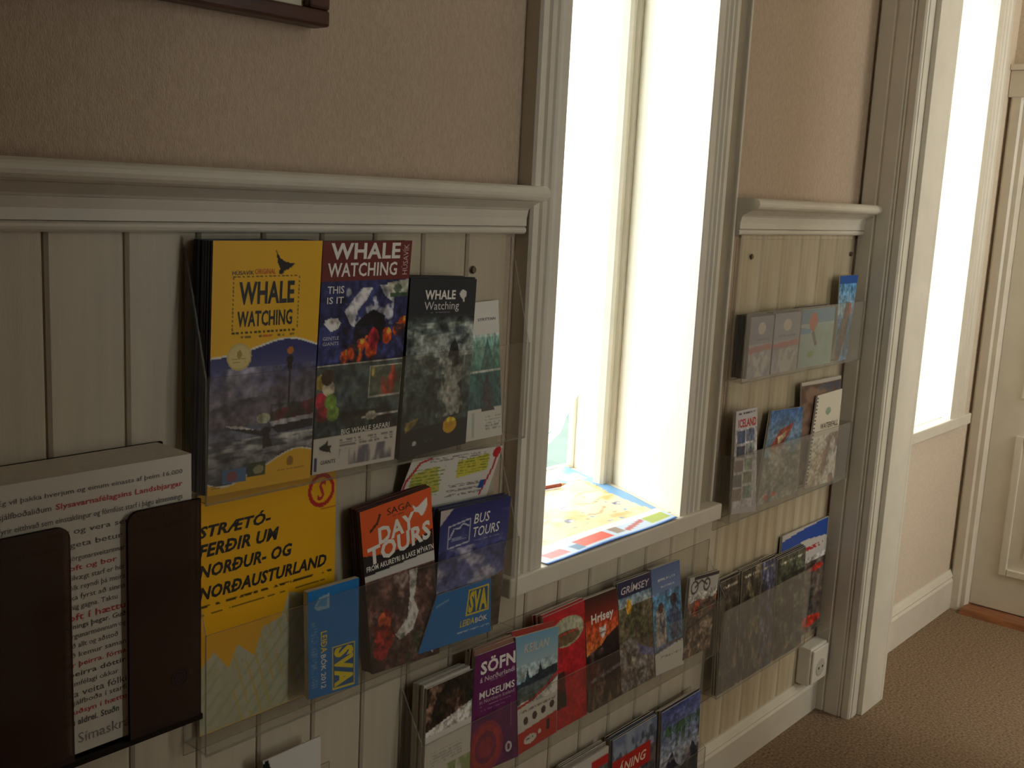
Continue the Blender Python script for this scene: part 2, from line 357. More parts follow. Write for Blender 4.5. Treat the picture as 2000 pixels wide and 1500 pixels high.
# ------------------------------------------------------------------ printing: a small painter for covers, and lettering
class Cv:
    def __init__(s, nx, ny, base, seed=1):
        s.nx, s.ny = nx, ny
        s.U, s.V = np.meshgrid(np.linspace(0, 1, nx), np.linspace(0, 1, ny))
        s.c = np.ones((ny, nx, 3))*np.array(base, float); s.rs = np.random.RandomState(seed)
    def mix(s, m, rgb, a=1.):
        m = (np.asarray(m, float)*a)[..., None]; s.c = s.c*(1-m)+np.array(rgb, float)*m; return s
    def box(s, u0, v0, u1, v1): return (s.U >= u0) & (s.U <= u1) & (s.V >= v0) & (s.V <= v1)
    def rect(s, u0, v0, u1, v1, rgb, a=1.): return s.mix(s.box(u0, v0, u1, v1), rgb, a)
    def ell(s, cu, cv, ru, rv, rgb, a=1.): return s.mix(((s.U-cu)/ru)**2+((s.V-cv)/rv)**2 < 1, rgb, a)
    def pm(s, pts):
        ins = np.zeros(s.U.shape, bool); n = len(pts)
        for i in range(n):
            (x0, y0), (x1, y1) = pts[i], pts[(i+1) % n]
            if y0 == y1: continue
            ins ^= ((y0 > s.V) != (y1 > s.V)) & (s.U < (x1-x0)*(s.V-y0)/(y1-y0)+x0)
        return ins
    def poly(s, pts, rgb, a=1.): return s.mix(s.pm(pts), rgb, a)
    def line(s, pts, wd, rgb, a=1., asp=1.9):
        d = np.full(s.U.shape, 9.)
        for (x0, y0), (x1, y1) in zip(pts[:-1], pts[1:]):
            y0, y1 = y0*asp, y1*asp; L = max((x1-x0)**2+(y1-y0)**2, 1e-9)
            t = np.clip(((s.U-x0)*(x1-x0)+(s.V*asp-y0)*(y1-y0))/L, 0, 1)
            d = np.minimum(d, np.hypot(s.U-x0-t*(x1-x0), s.V*asp-y0-t*(y1-y0)))
        return s.mix(d < wd, rgb, a)
    def grad(s, u0, v0, u1, v1, c0, c1):
        t = np.clip((s.V-v0)/(v1-v0), 0, 1)[..., None]; m = s.box(u0, v0, u1, v1)[..., None]
        s.c = np.where(m, np.array(c0, float)*(1-t)+np.array(c1, float)*t, s.c); return s
    def fbm(s, cu, cv, oc=3):
        o = np.zeros(s.U.shape); amp = 1.; tot = 0
        for k in range(oc):
            a, b = int(cu*2**k)+2, int(cv*2**k)+2; g = s.rs.rand(b, a)
            x = s.U*(a-1.001); y = s.V*(b-1.001); i = x.astype(int); j = y.astype(int); fx = x-i; fy = y-j
            i1 = np.minimum(i+1, a-1); j1 = np.minimum(j+1, b-1)
            o += amp*((g[j, i]*(1-fx)+g[j, i1]*fx)*(1-fy)+(g[j1, i]*(1-fx)+g[j1, i1]*fx)*fy); tot += amp; amp *= .55
        return o/tot
    def mottle(s, u0, v0, u1, v1, rgb, cu=8, cv=8, th=.5, soft=.12, a=1.):
        n = np.clip((s.fbm(cu, cv)-th)/soft+.5, 0, 1)*s.box(u0, v0, u1, v1); return s.mix(n, rgb, a)
    def grain(s, u0, v0, u1, v1, a=.5, cu=22, cv=40):           # photographic texture inside a printed picture
        m = s.box(u0, v0, u1, v1)*a; n = s.fbm(cu, cv, 3)*1.3+s.fbm(cu//3, cv//3, 2)*.7-1.0
        s.c = np.clip(s.c*(1+(m*n*1.5)[..., None])+(m*n*26)[..., None], 0, 255); return s
    def scrawl(s, u0, v0, u1, v1, rows, rgb, a=.7):              # rows of print too small to read
        m = s.box(u0, v0, u1, v1); fr = ((s.V-v0)/(v1-v0)*rows) % 1
        n = s.fbm(40, 60, 2) > .45
        return s.mix(m & (fr < .5) & n, rgb, a)
def quad(TL, TR, BR, BL, dt, db):
    return [W(*TL, dt), W(*TR, dt), W(*BR, db), W(*BL, db)]
def wq(x0, x1, z0, z1, dt, db=None, sh=0.):
    db = dt if db is None else db
    return [np.array(p) for p in ((x0+sh, -dt, z1), (x1+sh, -dt, z1), (x1, -db, z0), (x0, -db, z0))]
def bil(q, u, v):
    u = np.asarray(u)[..., None]; v = np.asarray(v)[..., None]
    return (q[0]*(1-u)+q[1]*u)*(1-v)+(q[3]*(1-u)+q[2]*u)*v
def qnormal(q):
    n = np.cross(q[1]-q[0], q[3]-q[0]); n /= np.linalg.norm(n)
    return n if n[1] < 0 else -n
def cover_mesh(cv, q, off, bow=0.):
    n = qnormal(q); P = bil(q, cv.U, cv.V)+n*(off+bow*np.sin(np.pi*cv.U)[..., None])
    ny, nx = cv.ny, cv.nx
    me = bpy.data.meshes.new('cover')
    idx = np.arange(ny*nx).reshape(ny, nx)
    f = np.stack([idx[:-1, :-1], idx[1:, :-1], idx[1:, 1:], idx[:-1, 1:]], -1).reshape(-1, 4)
    me.vertices.add(ny*nx); me.vertices.foreach_set('co', P.reshape(-1).astype(np.float32))
    me.loops.add(f.size); me.loops.foreach_set('vertex_index', f.reshape(-1).astype(np.int32))
    me.polygons.add(len(f)); me.polygons.foreach_set('loop_start', np.arange(0, f.size, 4, dtype=np.int32))
    me.update(calc_edges=True)
    a = me.color_attributes.new('print', 'FLOAT_COLOR', 'POINT')
    rgba = np.ones((ny*nx, 4), np.float32); rgba[:, :3] = lin(np.clip(cv.c, 0, 255)).reshape(-1, 3)
    a.data.foreach_set('color', rgba.reshape(-1)); me.materials.append(M_PRINT)
    return me
_tc = {}
def glyphs(text, bold, shear=0.):
    k = (text, bold, shear)
    if k not in _tc:
        cu = bpy.data.curves.new('lettering_source', 'FONT'); cu.body = text; cu.fill_mode = 'FRONT'; cu.resolution_u = 2; cu.offset = bold; cu.shear = shear
        cu.space_character = 1+bold*1.6
        o = bpy.data.objects.new('lettering_source', cu); col.objects.link(o)
        bpy.context.view_layer.update()
        dg = bpy.context.evaluated_depsgraph_get(); ev = o.evaluated_get(dg); me = ev.to_mesh()
        v = np.array([x.co[:2] for x in me.vertices], float).reshape(-1, 2); f = [tuple(p.vertices) for p in me.polygons]
        ev.to_mesh_clear(); bpy.data.objects.remove(o); bpy.data.curves.remove(cu)
        lo, hi = v.min(0), v.max(0); _tc[k] = ((v-lo)/np.maximum(hi-lo, 1e-6), f)
    return _tc[k]
def lettering(q, texts, off, parent, name='lettering', bow=0.):
    n = qnormal(q)
    for t in texts:
        s_, u0, v0, u1, v1, rgb = t[:6]; bold = t[6] if len(t) > 6 else .0; rot = t[7] if len(t) > 7 else 0; sh = t[8] if len(t) > 8 else 0.; skew = t[9] if len(t) > 9 else 0.
        g, f = glyphs(s_, bold, sh)
        if rot == 0: u = u0+(u1-u0)*g[:, 0]; v = v1-(v1-v0)*g[:, 1]+skew*(g[:, 0]-.5)
        elif rot == -90: v = v0+(v1-v0)*g[:, 0]; u = u0+(u1-u0)*g[:, 1]        # reads downwards
        else: v = v1-(v1-v0)*g[:, 0]; u = u1-(u1-u0)*g[:, 1]                    # reads upwards
        P = bil(q, u, v)+n*(off+bow*np.sin(np.pi*np.clip(u, 0, 1))[..., None])
        me = bpy.data.meshes.new(name); me.from_pydata([tuple(p) for p in P], [], f); me.materials.append(ink(rgb)); me.update()
        link(bpy.data.objects.new(name, me), parent)
def brochure(label, q, cv, texts=(), thick=.0015, name='brochure', cat='brochure', group='brochures in the wall racks', photo=None, copies=0, back=None, step=None, rise=.0, side=None, copylabel=None, bow=0.):
    if photo: cv.grain(*photo)
    n = qnormal(q)
    body = MB().hexa(q, n, thick, 0, 1).build(name, [M_PAGE if side is None else ink(side), M_PAGE if side is None else ink(side)])
    tag(body, label, cat, group)
    o = bpy.data.objects.new('cover', cover_mesh(cv, q, .0004, bow)); link(o, body)
    if texts: lettering(q, texts, .0007, body, bow=bow)
    st = step or thick+.0006
    for k in range(copies):
        r = random.Random(sum(map(ord, label))+k); sx = r.uniform(-.002, .002); sz = r.uniform(-.001, rise)
        q2 = [p-n*st*(k+1)+np.array([sx, 0, sz*(1 if i < 2 else 0)]) for i, p in enumerate(q)]
        c = MB().hexa(q2, n, thick, 0, 1).build(name, [ink(back or (120, 110, 110)), M_PAGE if side is None else ink(side)])
        tag(c, copylabel or ('copy stacked behind the '+label), cat, group)
    return body

# ------------------------------------------------------------------ clear acrylic racks
T = .0022
def rack(label, x0, x1, d, tiers, zback, screws=(), front=M_CLEAR, fx1=None):
    r = empty('brochure_rack', ((x0+x1)/2, 0, tiers[-1][0])); tag(r, label, 'rack', 'clear brochure racks on the wall')
    def P(nm, mb, m):
        o = mb.build(nm, [m, M_EDGE], r); o.matrix_parent_inverse = r.matrix_basis.inverted(); return o
    P('back_panel', MB().box(x0, x1, -.0025, -.0005, zback[0], zback[1], 0, 1), M_CLEAR)
    for zb, zl, zs in tiers:
        fe = fx1 or x1
        P('pocket_floor', MB().box(x0, x1, -d, -.003, zb-T, zb, 1, 0), M_CLEAR)
        P('front_panel', MB().box(x0, fe, -d-T, -d, zb-T, zl, 0, 1), front)
        for xs in (x0, (x1 if fe < x1-.1 else fe)-T):
            o = MB(); o.add([(xs, -d, zb), (xs, -.003, zb), (xs, -.003, zs), (xs, -d, zl)], [(0, 1, 2, 3)], 0)
            o.add([(xs+T, -d, zb), (xs+T, -.003, zb), (xs+T, -.003, zs), (xs+T, -d, zl)], [(3, 2, 1, 0)], 0)
            for a, b in ((0, 1), (1, 2), (2, 3), (3, 0)): o.add([o.v[a], o.v[b], o.v[4+b], o.v[4+a]], [(0, 1, 2, 3)], 1)
            P('side_panel', o, M_CLEAR)
    for sx, sz in screws:
        P('screw', MB().cyl((sx, -.0025, sz), (0, -1, 0), .0055, .004, .0022, 14), M_METAL)
    return r
rack('large two-tier clear rack with whale watching brochures, left of the window', .6455, 1.170, .043, [(.8335, .968, 1.11), (.547, .686, .80)], (.53, 1.112), [(1.093, 1.067)], M_CLEAR, 1.170)
rack('long clear rack of island and museum brochures under the window sill', .984, 1.80, .046, [(.324, .43, .50)], (.31, .535))
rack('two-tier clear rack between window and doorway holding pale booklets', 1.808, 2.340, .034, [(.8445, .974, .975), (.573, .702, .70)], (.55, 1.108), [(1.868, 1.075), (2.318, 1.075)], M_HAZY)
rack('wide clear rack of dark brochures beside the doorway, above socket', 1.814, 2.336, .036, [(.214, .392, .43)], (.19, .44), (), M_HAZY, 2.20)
rack('lowest clear rack just above the skirting board under the window', 1.00, 1.775, .044, [(.048, .13, .17)], (.03, .24))
rack('small clear pocket with a white leaflet below the yellow timetable', .70, .86, .036, [(.30, .38, .41)], (.28, .44))

# ------------------------------------------------------------------ covers in the large left rack
CREAM = (240, 232, 210); WHITE = (244, 240, 230); INK = (26, 24, 26); YEL = (246, 190, 38); YEL2 = (250, 186, 20); RED = (198, 36, 40)
def sea(c, v0, v1, dark, light, u0=0., u1=1., cu=5, cv=40, th=.52):
    c.grad(u0, v0, u1, v1, light, dark); c.mottle(u0, v0, u1, v1, dark, cu, cv, th, .15, .7); return c
# yellow whale-watching brochure
c = Cv(110, 230, YEL, 3)
curve = .455-.052*np.exp(-((c.U-.72)/.33)**2)-.012*np.sin(c.U*3)
t = np.clip((c.V-.43)/.28, 0, 1)[..., None]
c.c = np.where((c.V > curve)[..., None], np.array([58, 62, 120.])*(1-t)+np.array([168, 160, 168.])*t, c.c)
c.mix(np.abs(c.V-curve) < .004, (244, 238, 220))
c.mottle(0, .5, 1, .72, (190, 182, 184), 5, 8, .55, .2, .6)
c.poly([(0, .66), (.2, .63), (.45, .62), (.6, .585), (.8, .56), (1, .53), (1, .75), (0, .75)], (104, 96, 112), .75)
c.grad(0, .735, 1, .80, (96, 100, 120), (120, 124, 138)); sea(c, .79, 1, (52, 54, 66), (196, 192, 190), cv=50)
c.rect(.725, .43, .745, .72, (44, 36, 34)); c.poly([(.70, .47), (.77, .47), (.75, .53), (.72, .53)], (56, 40, 32)); c.ell(.735, .445, .03, .016, (196, 120, 40))
c.poly([(.56, .70), (.64, .685), (.8, .67), (1, .655), (1, .72), (.6, .735)], (112, 52, 58)); c.mottle(.56, .66, 1, .73, (60, 66, 60), 16, 30, .5, .1, .8)
c.poly([(.55, .732), (1, .72), (1, .758), (.62, .77)], (186, 184, 188)); c.poly([(.58, .752), (1, .738), (1, .775), (.64, .785)], (48, 44, 52))
c.ell(.5, .715, .065, .022, (190, 192, 160)); 
c.poly([(.13, .725), (.3, .742), (.47, .765), (.52, .75), (.58, .76), (.56, .79), (.6, .835), (.5, .84), (.50, .79), (.4, .775), (.2, .745)], (46, 42, 46)); c.poly([(.13, .725), (.3, .737), (.42, .758), (.2, .74)], (214, 210, 208))
c.grain(0, .5, 1, .96, .45)
sw = .955-.095*np.exp(-((c.U-.85)/.36)**2)+.02*np.sin(c.U*9)*(c.U < .35)
c.mix(c.V > sw, YEL); c.mix(np.abs(c.V-sw) < .003, (244, 238, 220))
c.rect(.13, .905, .35, .962, (90, 124, 168)); c.ell(.22, .935, .05, .022, (150, 90, 96)); c.rect(.36, .895, .54, .95, (70, 74, 58)); c.ell(.47, .925, .05, .018, (160, 160, 120))
c.ell(.78, .91, .035, .02, (170, 120, 30)); c.scrawl(.66, .935, .93, .95, 2, (150, 110, 40)); c.scrawl(.03, .965, .12, .978, 2, (150, 110, 40))
c.ell(.255, .455, .112, .054, (214, 190, 120)); c.ell(.255, .455, .098, .047, (228, 208, 140)); c.ell(.255, .445, .022, .018, (180, 150, 70)); c.scrawl(.19, .462, .32, .482, 2, (170, 140, 70))
c.poly([(.555, .035), (.60, .07), (.655, .085), (.745, .092), (.68, .115), (.645, .12), (.625, .135), (.585, .135), (.60, .11), (.575, .085)], INK)
for k in range(15):
    u = .18+.6*k/15; c.rect(u, .1375, u+.024, .1425, (60, 48, 20)); c.rect(u, .358, u+.024, .363, (60, 48, 20))
for k in range(13):
    v = .142+.215*k/13; c.rect(.178, v, .189, v+.010, (60, 48, 20)); c.rect(.785, v, .796, v+.010, (60, 48, 20))
c.scrawl(.26, .375, .45, .389, 1, (70, 56, 24)); c.scrawl(.46, .375, .6, .389, 1, (196, 70, 36)); c.scrawl(.6, .375, .77, .389, 1, (70, 56, 24))
brochure('tall yellow whale watching brochure with a black whale tail', quad((416, 470), (630, 470), (605, 933), (404, 970), .040, .040), c,
    [('HÚSAVÍK', .17, .112, .36, .133, INK, .0), ('ORIGINAL', .37, .110, .56, .131, (206, 52, 36)), ('WHALE', .235, .160, .745, .250, INK, .03), ('WATCHING', .225, .275, .735, .338, INK, .025)],
    .003, copies=8, back=(60, 62, 110), step=.0042, side=(70, 66, 84), copylabel='copy stacked directly behind the tall yellow whale watching brochure')
# maroon and blue whale-watching brochure
c = Cv(96, 216, (118, 44, 40), 5)
c.rect(0, .168, 1, .53, (44, 48, 96)); c.mottle(0, .17, 1, .52, (62, 70, 128), 6, 9, .5, .3, .7)
for p in ([(.27, .30), (.36, .25), (.45, .205), (.58, .20), (.52, .25), (.42, .30), (.38, .37), (.34, .36)], [(.66, .195), (.74, .195), (.80, .23), (.82, .27), (.72, .24)]): c.poly(p, (206, 204, 208))
c.mottle(.28, .2, .84, .38, (226, 224, 226), 12, 22, .6, .1, .8)
c.poly([(.40, .36), (.5, .32), (.6, .30), (.74, .33), (.76, .40), (.62, .44), (.44, .45), (.38, .42)], (20, 20, 28))
for u, v, s in ((.3, .5, .05), (.38, .48, .06), (.47, .455, .05), (.56, .44, .05), (.64, .43, .05), (.78, .42, .06), (.9, .395, .05), (.96, .37, .05), (.44, .50, .06), (.6, .48, .07)):
    c.ell(u, v, s, s*.62, (226, 88, 30)); c.ell(u+.02, v-.02, s*.4, s*.25, (250, 170, 60))
c.mottle(.26, .37, 1, .53, (40, 36, 60), 16, 26, .52, .1, .8); c.ell(.62, .43, .06, .05, (196, 44, 60))
c.rect(0, .53, 1, .845, (62, 78, 84)); c.mottle(0, .535, 1, .845, (92, 104, 100), 5, 30, .55, .2, .7); c.rect(0, .53, 1, .534, (210, 208, 200))
c.mottle(0, .74, 1, .845, (36, 34, 30), 6, 8, .45, .2, .8)
for u, v, k in ((.06, .6, (176, 150, 60)), (.14, .63, (210, 196, 170)), (.05, .68, (196, 40, 64)), (.17, .69, (106, 140, 50)), (.08, .74, (170, 34, 60)), (.2, .74, (120, 150, 60)), (.12, .58, (60, 40, 30))): c.ell(u, v, .07, .035, k)
c.rect(.61, .55, 1, .695, (196, 190, 172)); c.rect(.62, .555, .99, .685, (84, 92, 78)); c.mottle(.62, .555, .99, .685, (196, 66, 44), 8, 10, .6, .1); c.mottle(.62, .555, .99, .685, (226, 190, 80), 9, 12, .66, .08)
c.line([(.55, .78), (.75, .775), (1, .775)], .008, (190, 184, 176)); c.ell(.66, .775, .07, .02, (176, 168, 150))
c.rect(0, .845, 1, 1, (226, 218, 206)); c.rect(0, .842, 1, .846, (240, 234, 224)); c.scrawl(.3, .865, .95, .90, 3, (110, 96, 100)); c.mottle(.3, .905, 1, .985, (96, 92, 110), 9, 4, .5, .1, .8)
c.poly([(.06, .885), (.12, .872), (.16, .858), (.16, .878), (.21, .885), (.19, .90), (.21, .915), (.13, .905), (.07, .895)], (40, 36, 36)); c.rect(.02, .93, .05, .99, (60, 60, 120))
c.poly([(.74, .185), (1, .17), (1, .245), (.78, .245)], (206, 206, 186)); c.ell(.87, .21, .05, .02, (96, 110, 90)); c.rect(.78, .23, 1, .25, (70, 100, 70))
c.poly([(.06, .335), (.12, .325), (.20, .33), (.235, .35), (.2, .375), (.13, .385), (.10, .37), (.05, .35)], (238, 234, 228))
brochure('maroon topped whale watching brochure with breaching whale photo', quad((631, 471), (805, 470), (769, 897), (609, 928), .0398, .0398), c,
    [('WHALE', .085, .008, .865, .078, WHITE, .03), ('WATCHING', .06, .092, .84, .152, WHITE, .02), ('HÚSAVÍK', .89, .015, .965, .15, (216, 190, 186), 0, 90), ('THIS', .07, .190, .25, .222, WHITE, .01), ('IS IT', .07, .236, .25, .265, WHITE, .01),
     ('GENTLE', .045, .405, .22, .420, (216, 214, 216)), ('GIANTS', .045, .428, .22, .443, (216, 214, 216)), ('BIG WHALE SAFARI', .31, .818, .90, .842, WHITE, .02), ('GIANTS', .085, .945, .26, .962, (50, 46, 50), .01)],
    .003, copies=3, back=(70, 74, 80), side=(60, 52, 60), copylabel='copy stacked directly behind the maroon topped whale watching brochure', photo=(0, .17, 1, .845, .6))
# dark slate whale brochure
c = Cv(84, 200, (44, 48, 54), 7)
sea(c, .26, .84, (56, 70, 72), (150, 158, 150), cv=26, th=.48); c.grad(0, .2, 1, .27, (44, 48, 54), (96, 112, 104))
c.mottle(.1, .25, 1, .45, (190, 194, 186), 5, 22, .58, .12, .6)
c.poly([(.66, .38), (.72, .345), (.78, .40), (.8, .5), (.86, .6), (.9, .8), (.72, .82), (.6, .7), (.56, .56), (.62, .46)], (40, 42, 42)); c.mottle(.5, .45, .9, .8, (176, 176, 166), 9, 14, .55, .12, .8)
c.mottle(.05, .55, .6, .8, (40, 52, 56), 6, 18, .5, .12, .7); c.poly([(0, .86), (.3, .84), (1, .83), (1, 1), (0, 1)], (40, 42, 46)); c.poly([(.05, .80), (.25, .78), (.2, .82), (.05, .86)], (150, 130, 70))
c.ell(.72, .86, .105, .047, (228, 172, 34)); c.scrawl(.66, .84, .79, .88, 3, (190, 130, 20)); c.ell(.2, .925, .03, .013, (214, 208, 200)); c.scrawl(.28, .915, .56, .94, 2, (110, 110, 112)); c.scrawl(.32, .19, .62, .2, 1, (150, 150, 150))
c.ell(.80, .088, .055, .024, (222, 220, 210)); c.poly([(.79, .10), (.83, .10), (.82, .135), (.80, .135)], (222, 220, 210))
brochure('dark slate whale watching brochure with yellow round seal', quad((802, 543), (931, 545), (909, 866), (779, 899), .040, .040), c,
    [('WHALE', .22, .065, .68, .118, WHITE, .03), ('Watching', .22, .130, .74, .190, (226, 224, 218), 0), ('Akureyri', .25, .385, .58, .408, (190, 194, 186))],
    .003, copies=8, back=(40, 42, 48), step=.0042, side=(40, 38, 42), rise=.002, copylabel='copy stacked directly behind the dark slate whale watching brochure', photo=(0, .22, 1, .84, .6))
# narrow white and teal leaflet
c = Cv(60, 130, (232, 230, 220), 9)
c.grad(0, .24, 1, .50, (206, 222, 212), (70, 140, 126)); c.mottle(0, .26, 1, .5, (120, 178, 160), 6, 7, .5, .2, .6); c.poly([(.4, .5), (.52, .38), (.62, .27), (.72, .36), (.85, .5)], (78, 120, 116))
c.rect(0, .505, 1, .515, (214, 222, 214)); c.grad(0, .515, 1, .78, (64, 122, 116), (60, 88, 98)); c.poly([(.45, .8), (.5, .6), (.62, .52), (.75, .62), (.8, .8)], (84, 78, 86)); c.mottle(0, .52, 1, .78, (60, 110, 108), 6, 8, .5, .2, .5)
c.rect(.0, .1, .04, .25, (120, 170, 160)); c.scrawl(.55, .84, .98, .95, 5, (140, 140, 130)); c.rect(.2, .8, .26, .98, (190, 200, 190))
brochure('narrow white leaflet with teal underwater photo at the rack end', quad((915, 592), (973, 586), (980, 849), (905, 864), .008, .030), c, [('STRÝTAN', .30, .115, .88, .140, (70, 74, 76), .01)], .0015, photo=(0, .24, 1, .78, .4))

# lower tier
c = Cv(130, 190, YEL2, 11)
isl = c.pm([(.42, 1), (0, 1), (0, .99), (.0, .72), (.10, .66), (.2, .75), (.26, .66), (.38, .73), (.44, .62), (.58, .60), (.64, .50), (.80, .54), (.92, .62), (1, .66), (1, 1)])
c.mix(isl, (206, 204, 176)); c.mix(isl*np.clip((c.fbm(14, 20)-.5)/.1+.5, 0, 1), (190, 192, 156), .6)
c.mix(isl & (((c.U*9+c.V*13) % 1) < .3) & (c.fbm(10, 14) > .48), (176, 184, 140), .7); c.mix(isl & (((c.U*14-c.V*6) % 1) < .16) & (c.fbm(8, 9) > .5), (212, 186, 90), .8)
c.ell(.885, .085, .105, .075, RED); c.ell(.885, .085, .080, .056, YEL2); c.scrawl(.86, .165, 1., .178, 1, (190, 60, 30))
c.scrawl(.0, .455, .98, .467, 1, (60, 46, 16), .95); c.scrawl(0, .487, .92, .499, 1, (60, 46, 16), .95)
S = (28, 22, 14)
brochure('large yellow bus timetable sheet with black italic heading', wq(.661, .856, .5505, .831, .006, .010), c,
    [('STRÆTÓ-', .0, .115, .50, .175, S, .035, 0, .25), ('FERÐIR UM', .0, .200, .56, .255, S, .035, 0, .25), ('NORÐUR- OG', .0, .285, .66, .340, S, .035, 0, .25), ('NORÐAUSTURLAND', .0, .375, .93, .430, S, .035, 0, .25), ('S', .85, .042, .92, .13, RED, .02, 0, .3)],
    .0008, name='timetable_sheet', cat='timetable', group='')
BLU = (30, 124, 196); SY = (240, 214, 40)
def sva_rot():
    c = Cv(60, 110, BLU, 13); c.poly([(.12, .16), (.22, .08), (.42, .06), (.42, .20), (.2, .2)], (150, 186, 206)); c.poly([(.16, .16), (.24, .10), (.36, .09), (.36, .17)], BLU, .6)
    c.rect(.46, .57, .93, .975, SY); c.rect(.485, .585, .905, .96, (34, 96, 150)); c.scrawl(.06, .3, .18, .92, 24, (160, 196, 216), .6)
    return c
brochure('blue bus timetable booklet turned sideways with yellow logo', quad((600, 1157), (701, 1128), (699, 1338), (603, 1367), .034, .0405), sva_rot(),
    [('SVA', .50, .59, .89, .955, SY, .05, -90), ('LEIÐA', .24, .40, .36, .60, SY, .02, -90), ('BÓK 2012', .24, .615, .36, .93, WHITE, .02, -90)], .0045, name='booklet', copies=1, back=BLU, cat='booklet', copylabel='copy behind the sideways blue bus timetable booklet')
c = Cv(86, 170, (236, 98, 44), 15)
c.poly([(0, .27), (.35, .30), (.7, .285), (1, .235), (1, .47), (0, .47)], (38, 34, 36)); c.rect(0, .37, 1, .475, (212, 208, 202)); c.poly([(0, .30), (1, .30), (1, .365), (0, .395)], (38, 34, 36))
c.grad(0, .43, 1, 1, (120, 84, 78), (86, 50, 52)); c.mottle(0, .44, 1, 1, (60, 44, 42), 9, 14, .5, .15, .8); c.mottle(0, .5, 1, 1, (150, 110, 96), 12, 20, .62, .1, .7)
c.poly([(.62, .44), (.74, .44), (.70, .55), (.66, .62), (.72, .70), (.62, .80), (.42, .84), (.36, .80), (.55, .72), (.60, .60)], (220, 214, 206)); c.mottle(.36, .44, .76, .84, (186, 170, 160), 9, 14, .62, .1, .6)
c.ell(.22, .70, .09, .06, (220, 92, 50)); c.ell(.2, .80, .13, .08, (200, 54, 48)); c.ell(.14, .88, .1, .05, (186, 44, 48)); c.mottle(.3, .8, 1, 1, (70, 84, 60), 8, 8, .5, .15, .7); c.mottle(.05, .62, .35, .95, (130, 30, 34), 10, 14, .6, .1, .8)
c.poly([(.78, .92), (.92, .88), (.90, .98)], (226, 222, 214)); c.rect(.76, .72, .96, .77, (90, 58, 54)); c.line([(.12, .135), (.22, .10), (.26, .055)], .014, (70, 40, 30)); c.scrawl(.42, .085, .6, .095, 1, (120, 60, 40))
c.poly([(.72, .065), (.78, .09), (.84, .075), (.94, .05), (.94, .09), (.90, .125), (.84, .15), (.80, .12), (.74, .11)], WHITE)
brochure('orange topped day tours brochure with a waterfall photo', quad((702, 1001), (841, 951), (858, 1276), (727, 1317), .029, .0395), c,
    [('SAGA', .36, .035, .70, .075, (84, 44, 30)), ('DAY', .22, .115, .74, .215, WHITE, .035, 0, 0, -.03), ('TOURS', .06, .205, .96, .315, WHITE, .035, 0, 0, -.05), ('FROM AKUREYRI & LAKE MÝVATN', .03, .325, .99, .365, WHITE, .02, 0, 0, -.01)],
    .0022, copies=6, back=(90, 46, 40), step=.003, side=(84, 56, 54), rise=.003, copylabel='copy stacked directly behind the orange topped day tours brochure', photo=(0, .43, 1, 1, .65))
c = Cv(84, 160, (44, 50, 116), 17)
c.grad(0, 0, 1, .72, (38, 44, 110), (120, 124, 168)); c.mottle(.0, .3, 1, .66, (196, 190, 204), 5, 8, .56, .14, .85); c.mottle(.3, .08, 1, .4, (150, 150, 184), 4, 6, .6, .15, .5)
c.poly([(0, .68), (.4, .66), (1, .57), (1, 1), (0, 1)], (106, 84, 66)); c.mottle(0, .6, 1, 1, (70, 60, 48), 9, 10, .5, .12, .8); c.poly([(0, 0), (.17, 0), (0, .11)], (196, 184, 176))
for a in ([(.12, .13), (.42, .10)], [(.42, .10), (.42, .27)], [(.42, .27), (.12, .29)], [(.12, .29), (.12, .13)], [(.14, .22), (.2, .15), (.27, .155), (.32, .125), (.40, .15)]): c.line(a, .010, (196, 196, 206))
c.scrawl(.5, .275, .92, .288, 1, (180, 184, 200)); c.scrawl(.16, .22, .38, .26, 1, (150, 158, 190), .9)
brochure('blue bus tours brochure with cloudy sky photo', quad((861, 999), (998, 969), (972, 1218), (845, 1268), .030, .0375), c,
    [('BUS', .47, .075, .70, .150, WHITE, .01, 0, .15), ('TOURS', .47, .175, .86, .250, WHITE, .01, 0, .15)], .002, copies=5, back=(52, 56, 90), step=.0028, side=(84, 80, 84), rise=.005, copylabel='copy stacked directly behind the blue bus tours brochure', photo=(0, .3, 1, 1, .4))
c = Cv(90, 70, BLU, 19)
c.rect(.595, .10, .96, .57, SY); c.rect(.615, .125, .94, .545, (34, 96, 150)); c.scrawl(.5, .83, .97, .9, 1, (200, 220, 230), .9); c.line([(.06, .22), (.24, .16)], .012, (150, 190, 210), .8, .55)
brochure('flat blue bus timetable booklet lying across the day tours', quad((853, 1163), (959, 1128), (958, 1232), (816, 1278), .0412, .0416), c,
    [('SVA', .62, .135, .93, .535, SY, .05), ('LEIÐA', .52, .63, .74, .75, SY, .02), ('BÓK', .75, .63, .94, .75, WHITE, .02)], .0008, name='booklet', cat='booklet')
c = Cv(90, 70, (226, 222, 212), 21)
c.poly([(.05, .3), (.3, .2), (.42, .7), (.1, .8)], (206, 196, 96)); c.scrawl(.06, .22, .4, .8, 9, (120, 150, 60), .8); c.poly([(.52, .18), (.86, .1), (.9, .42), (.56, .5)], (216, 206, 80)); c.scrawl(.52, .14, .88, .46, 6, (120, 140, 60), .8)
c.line([(.0, .95), (.02, .4), (.1, .1), (.2, .04)], .014, (196, 50, 50), 1, .7); c.line([(.97, .05), (.96, .4), (.9, .9)], .012, (190, 48, 52), 1, .7); c.ell(.95, .1, .045, .1, (206, 40, 50)); c.scrawl(.2, .05, .85, .14, 2, (120, 110, 110)); c.scrawl(.5, .62, .9, .9, 3, (120, 110, 110)); c.rect(.86, .62, .92, .78, (40, 90, 160))
brochure('white route leaflet with red border tucked behind the bus tours', quad((806, 897), (982, 870), (948, 972), (765, 1005), .022, .006), c, [], .0008, name='leaflet', cat='leaflet', group='')

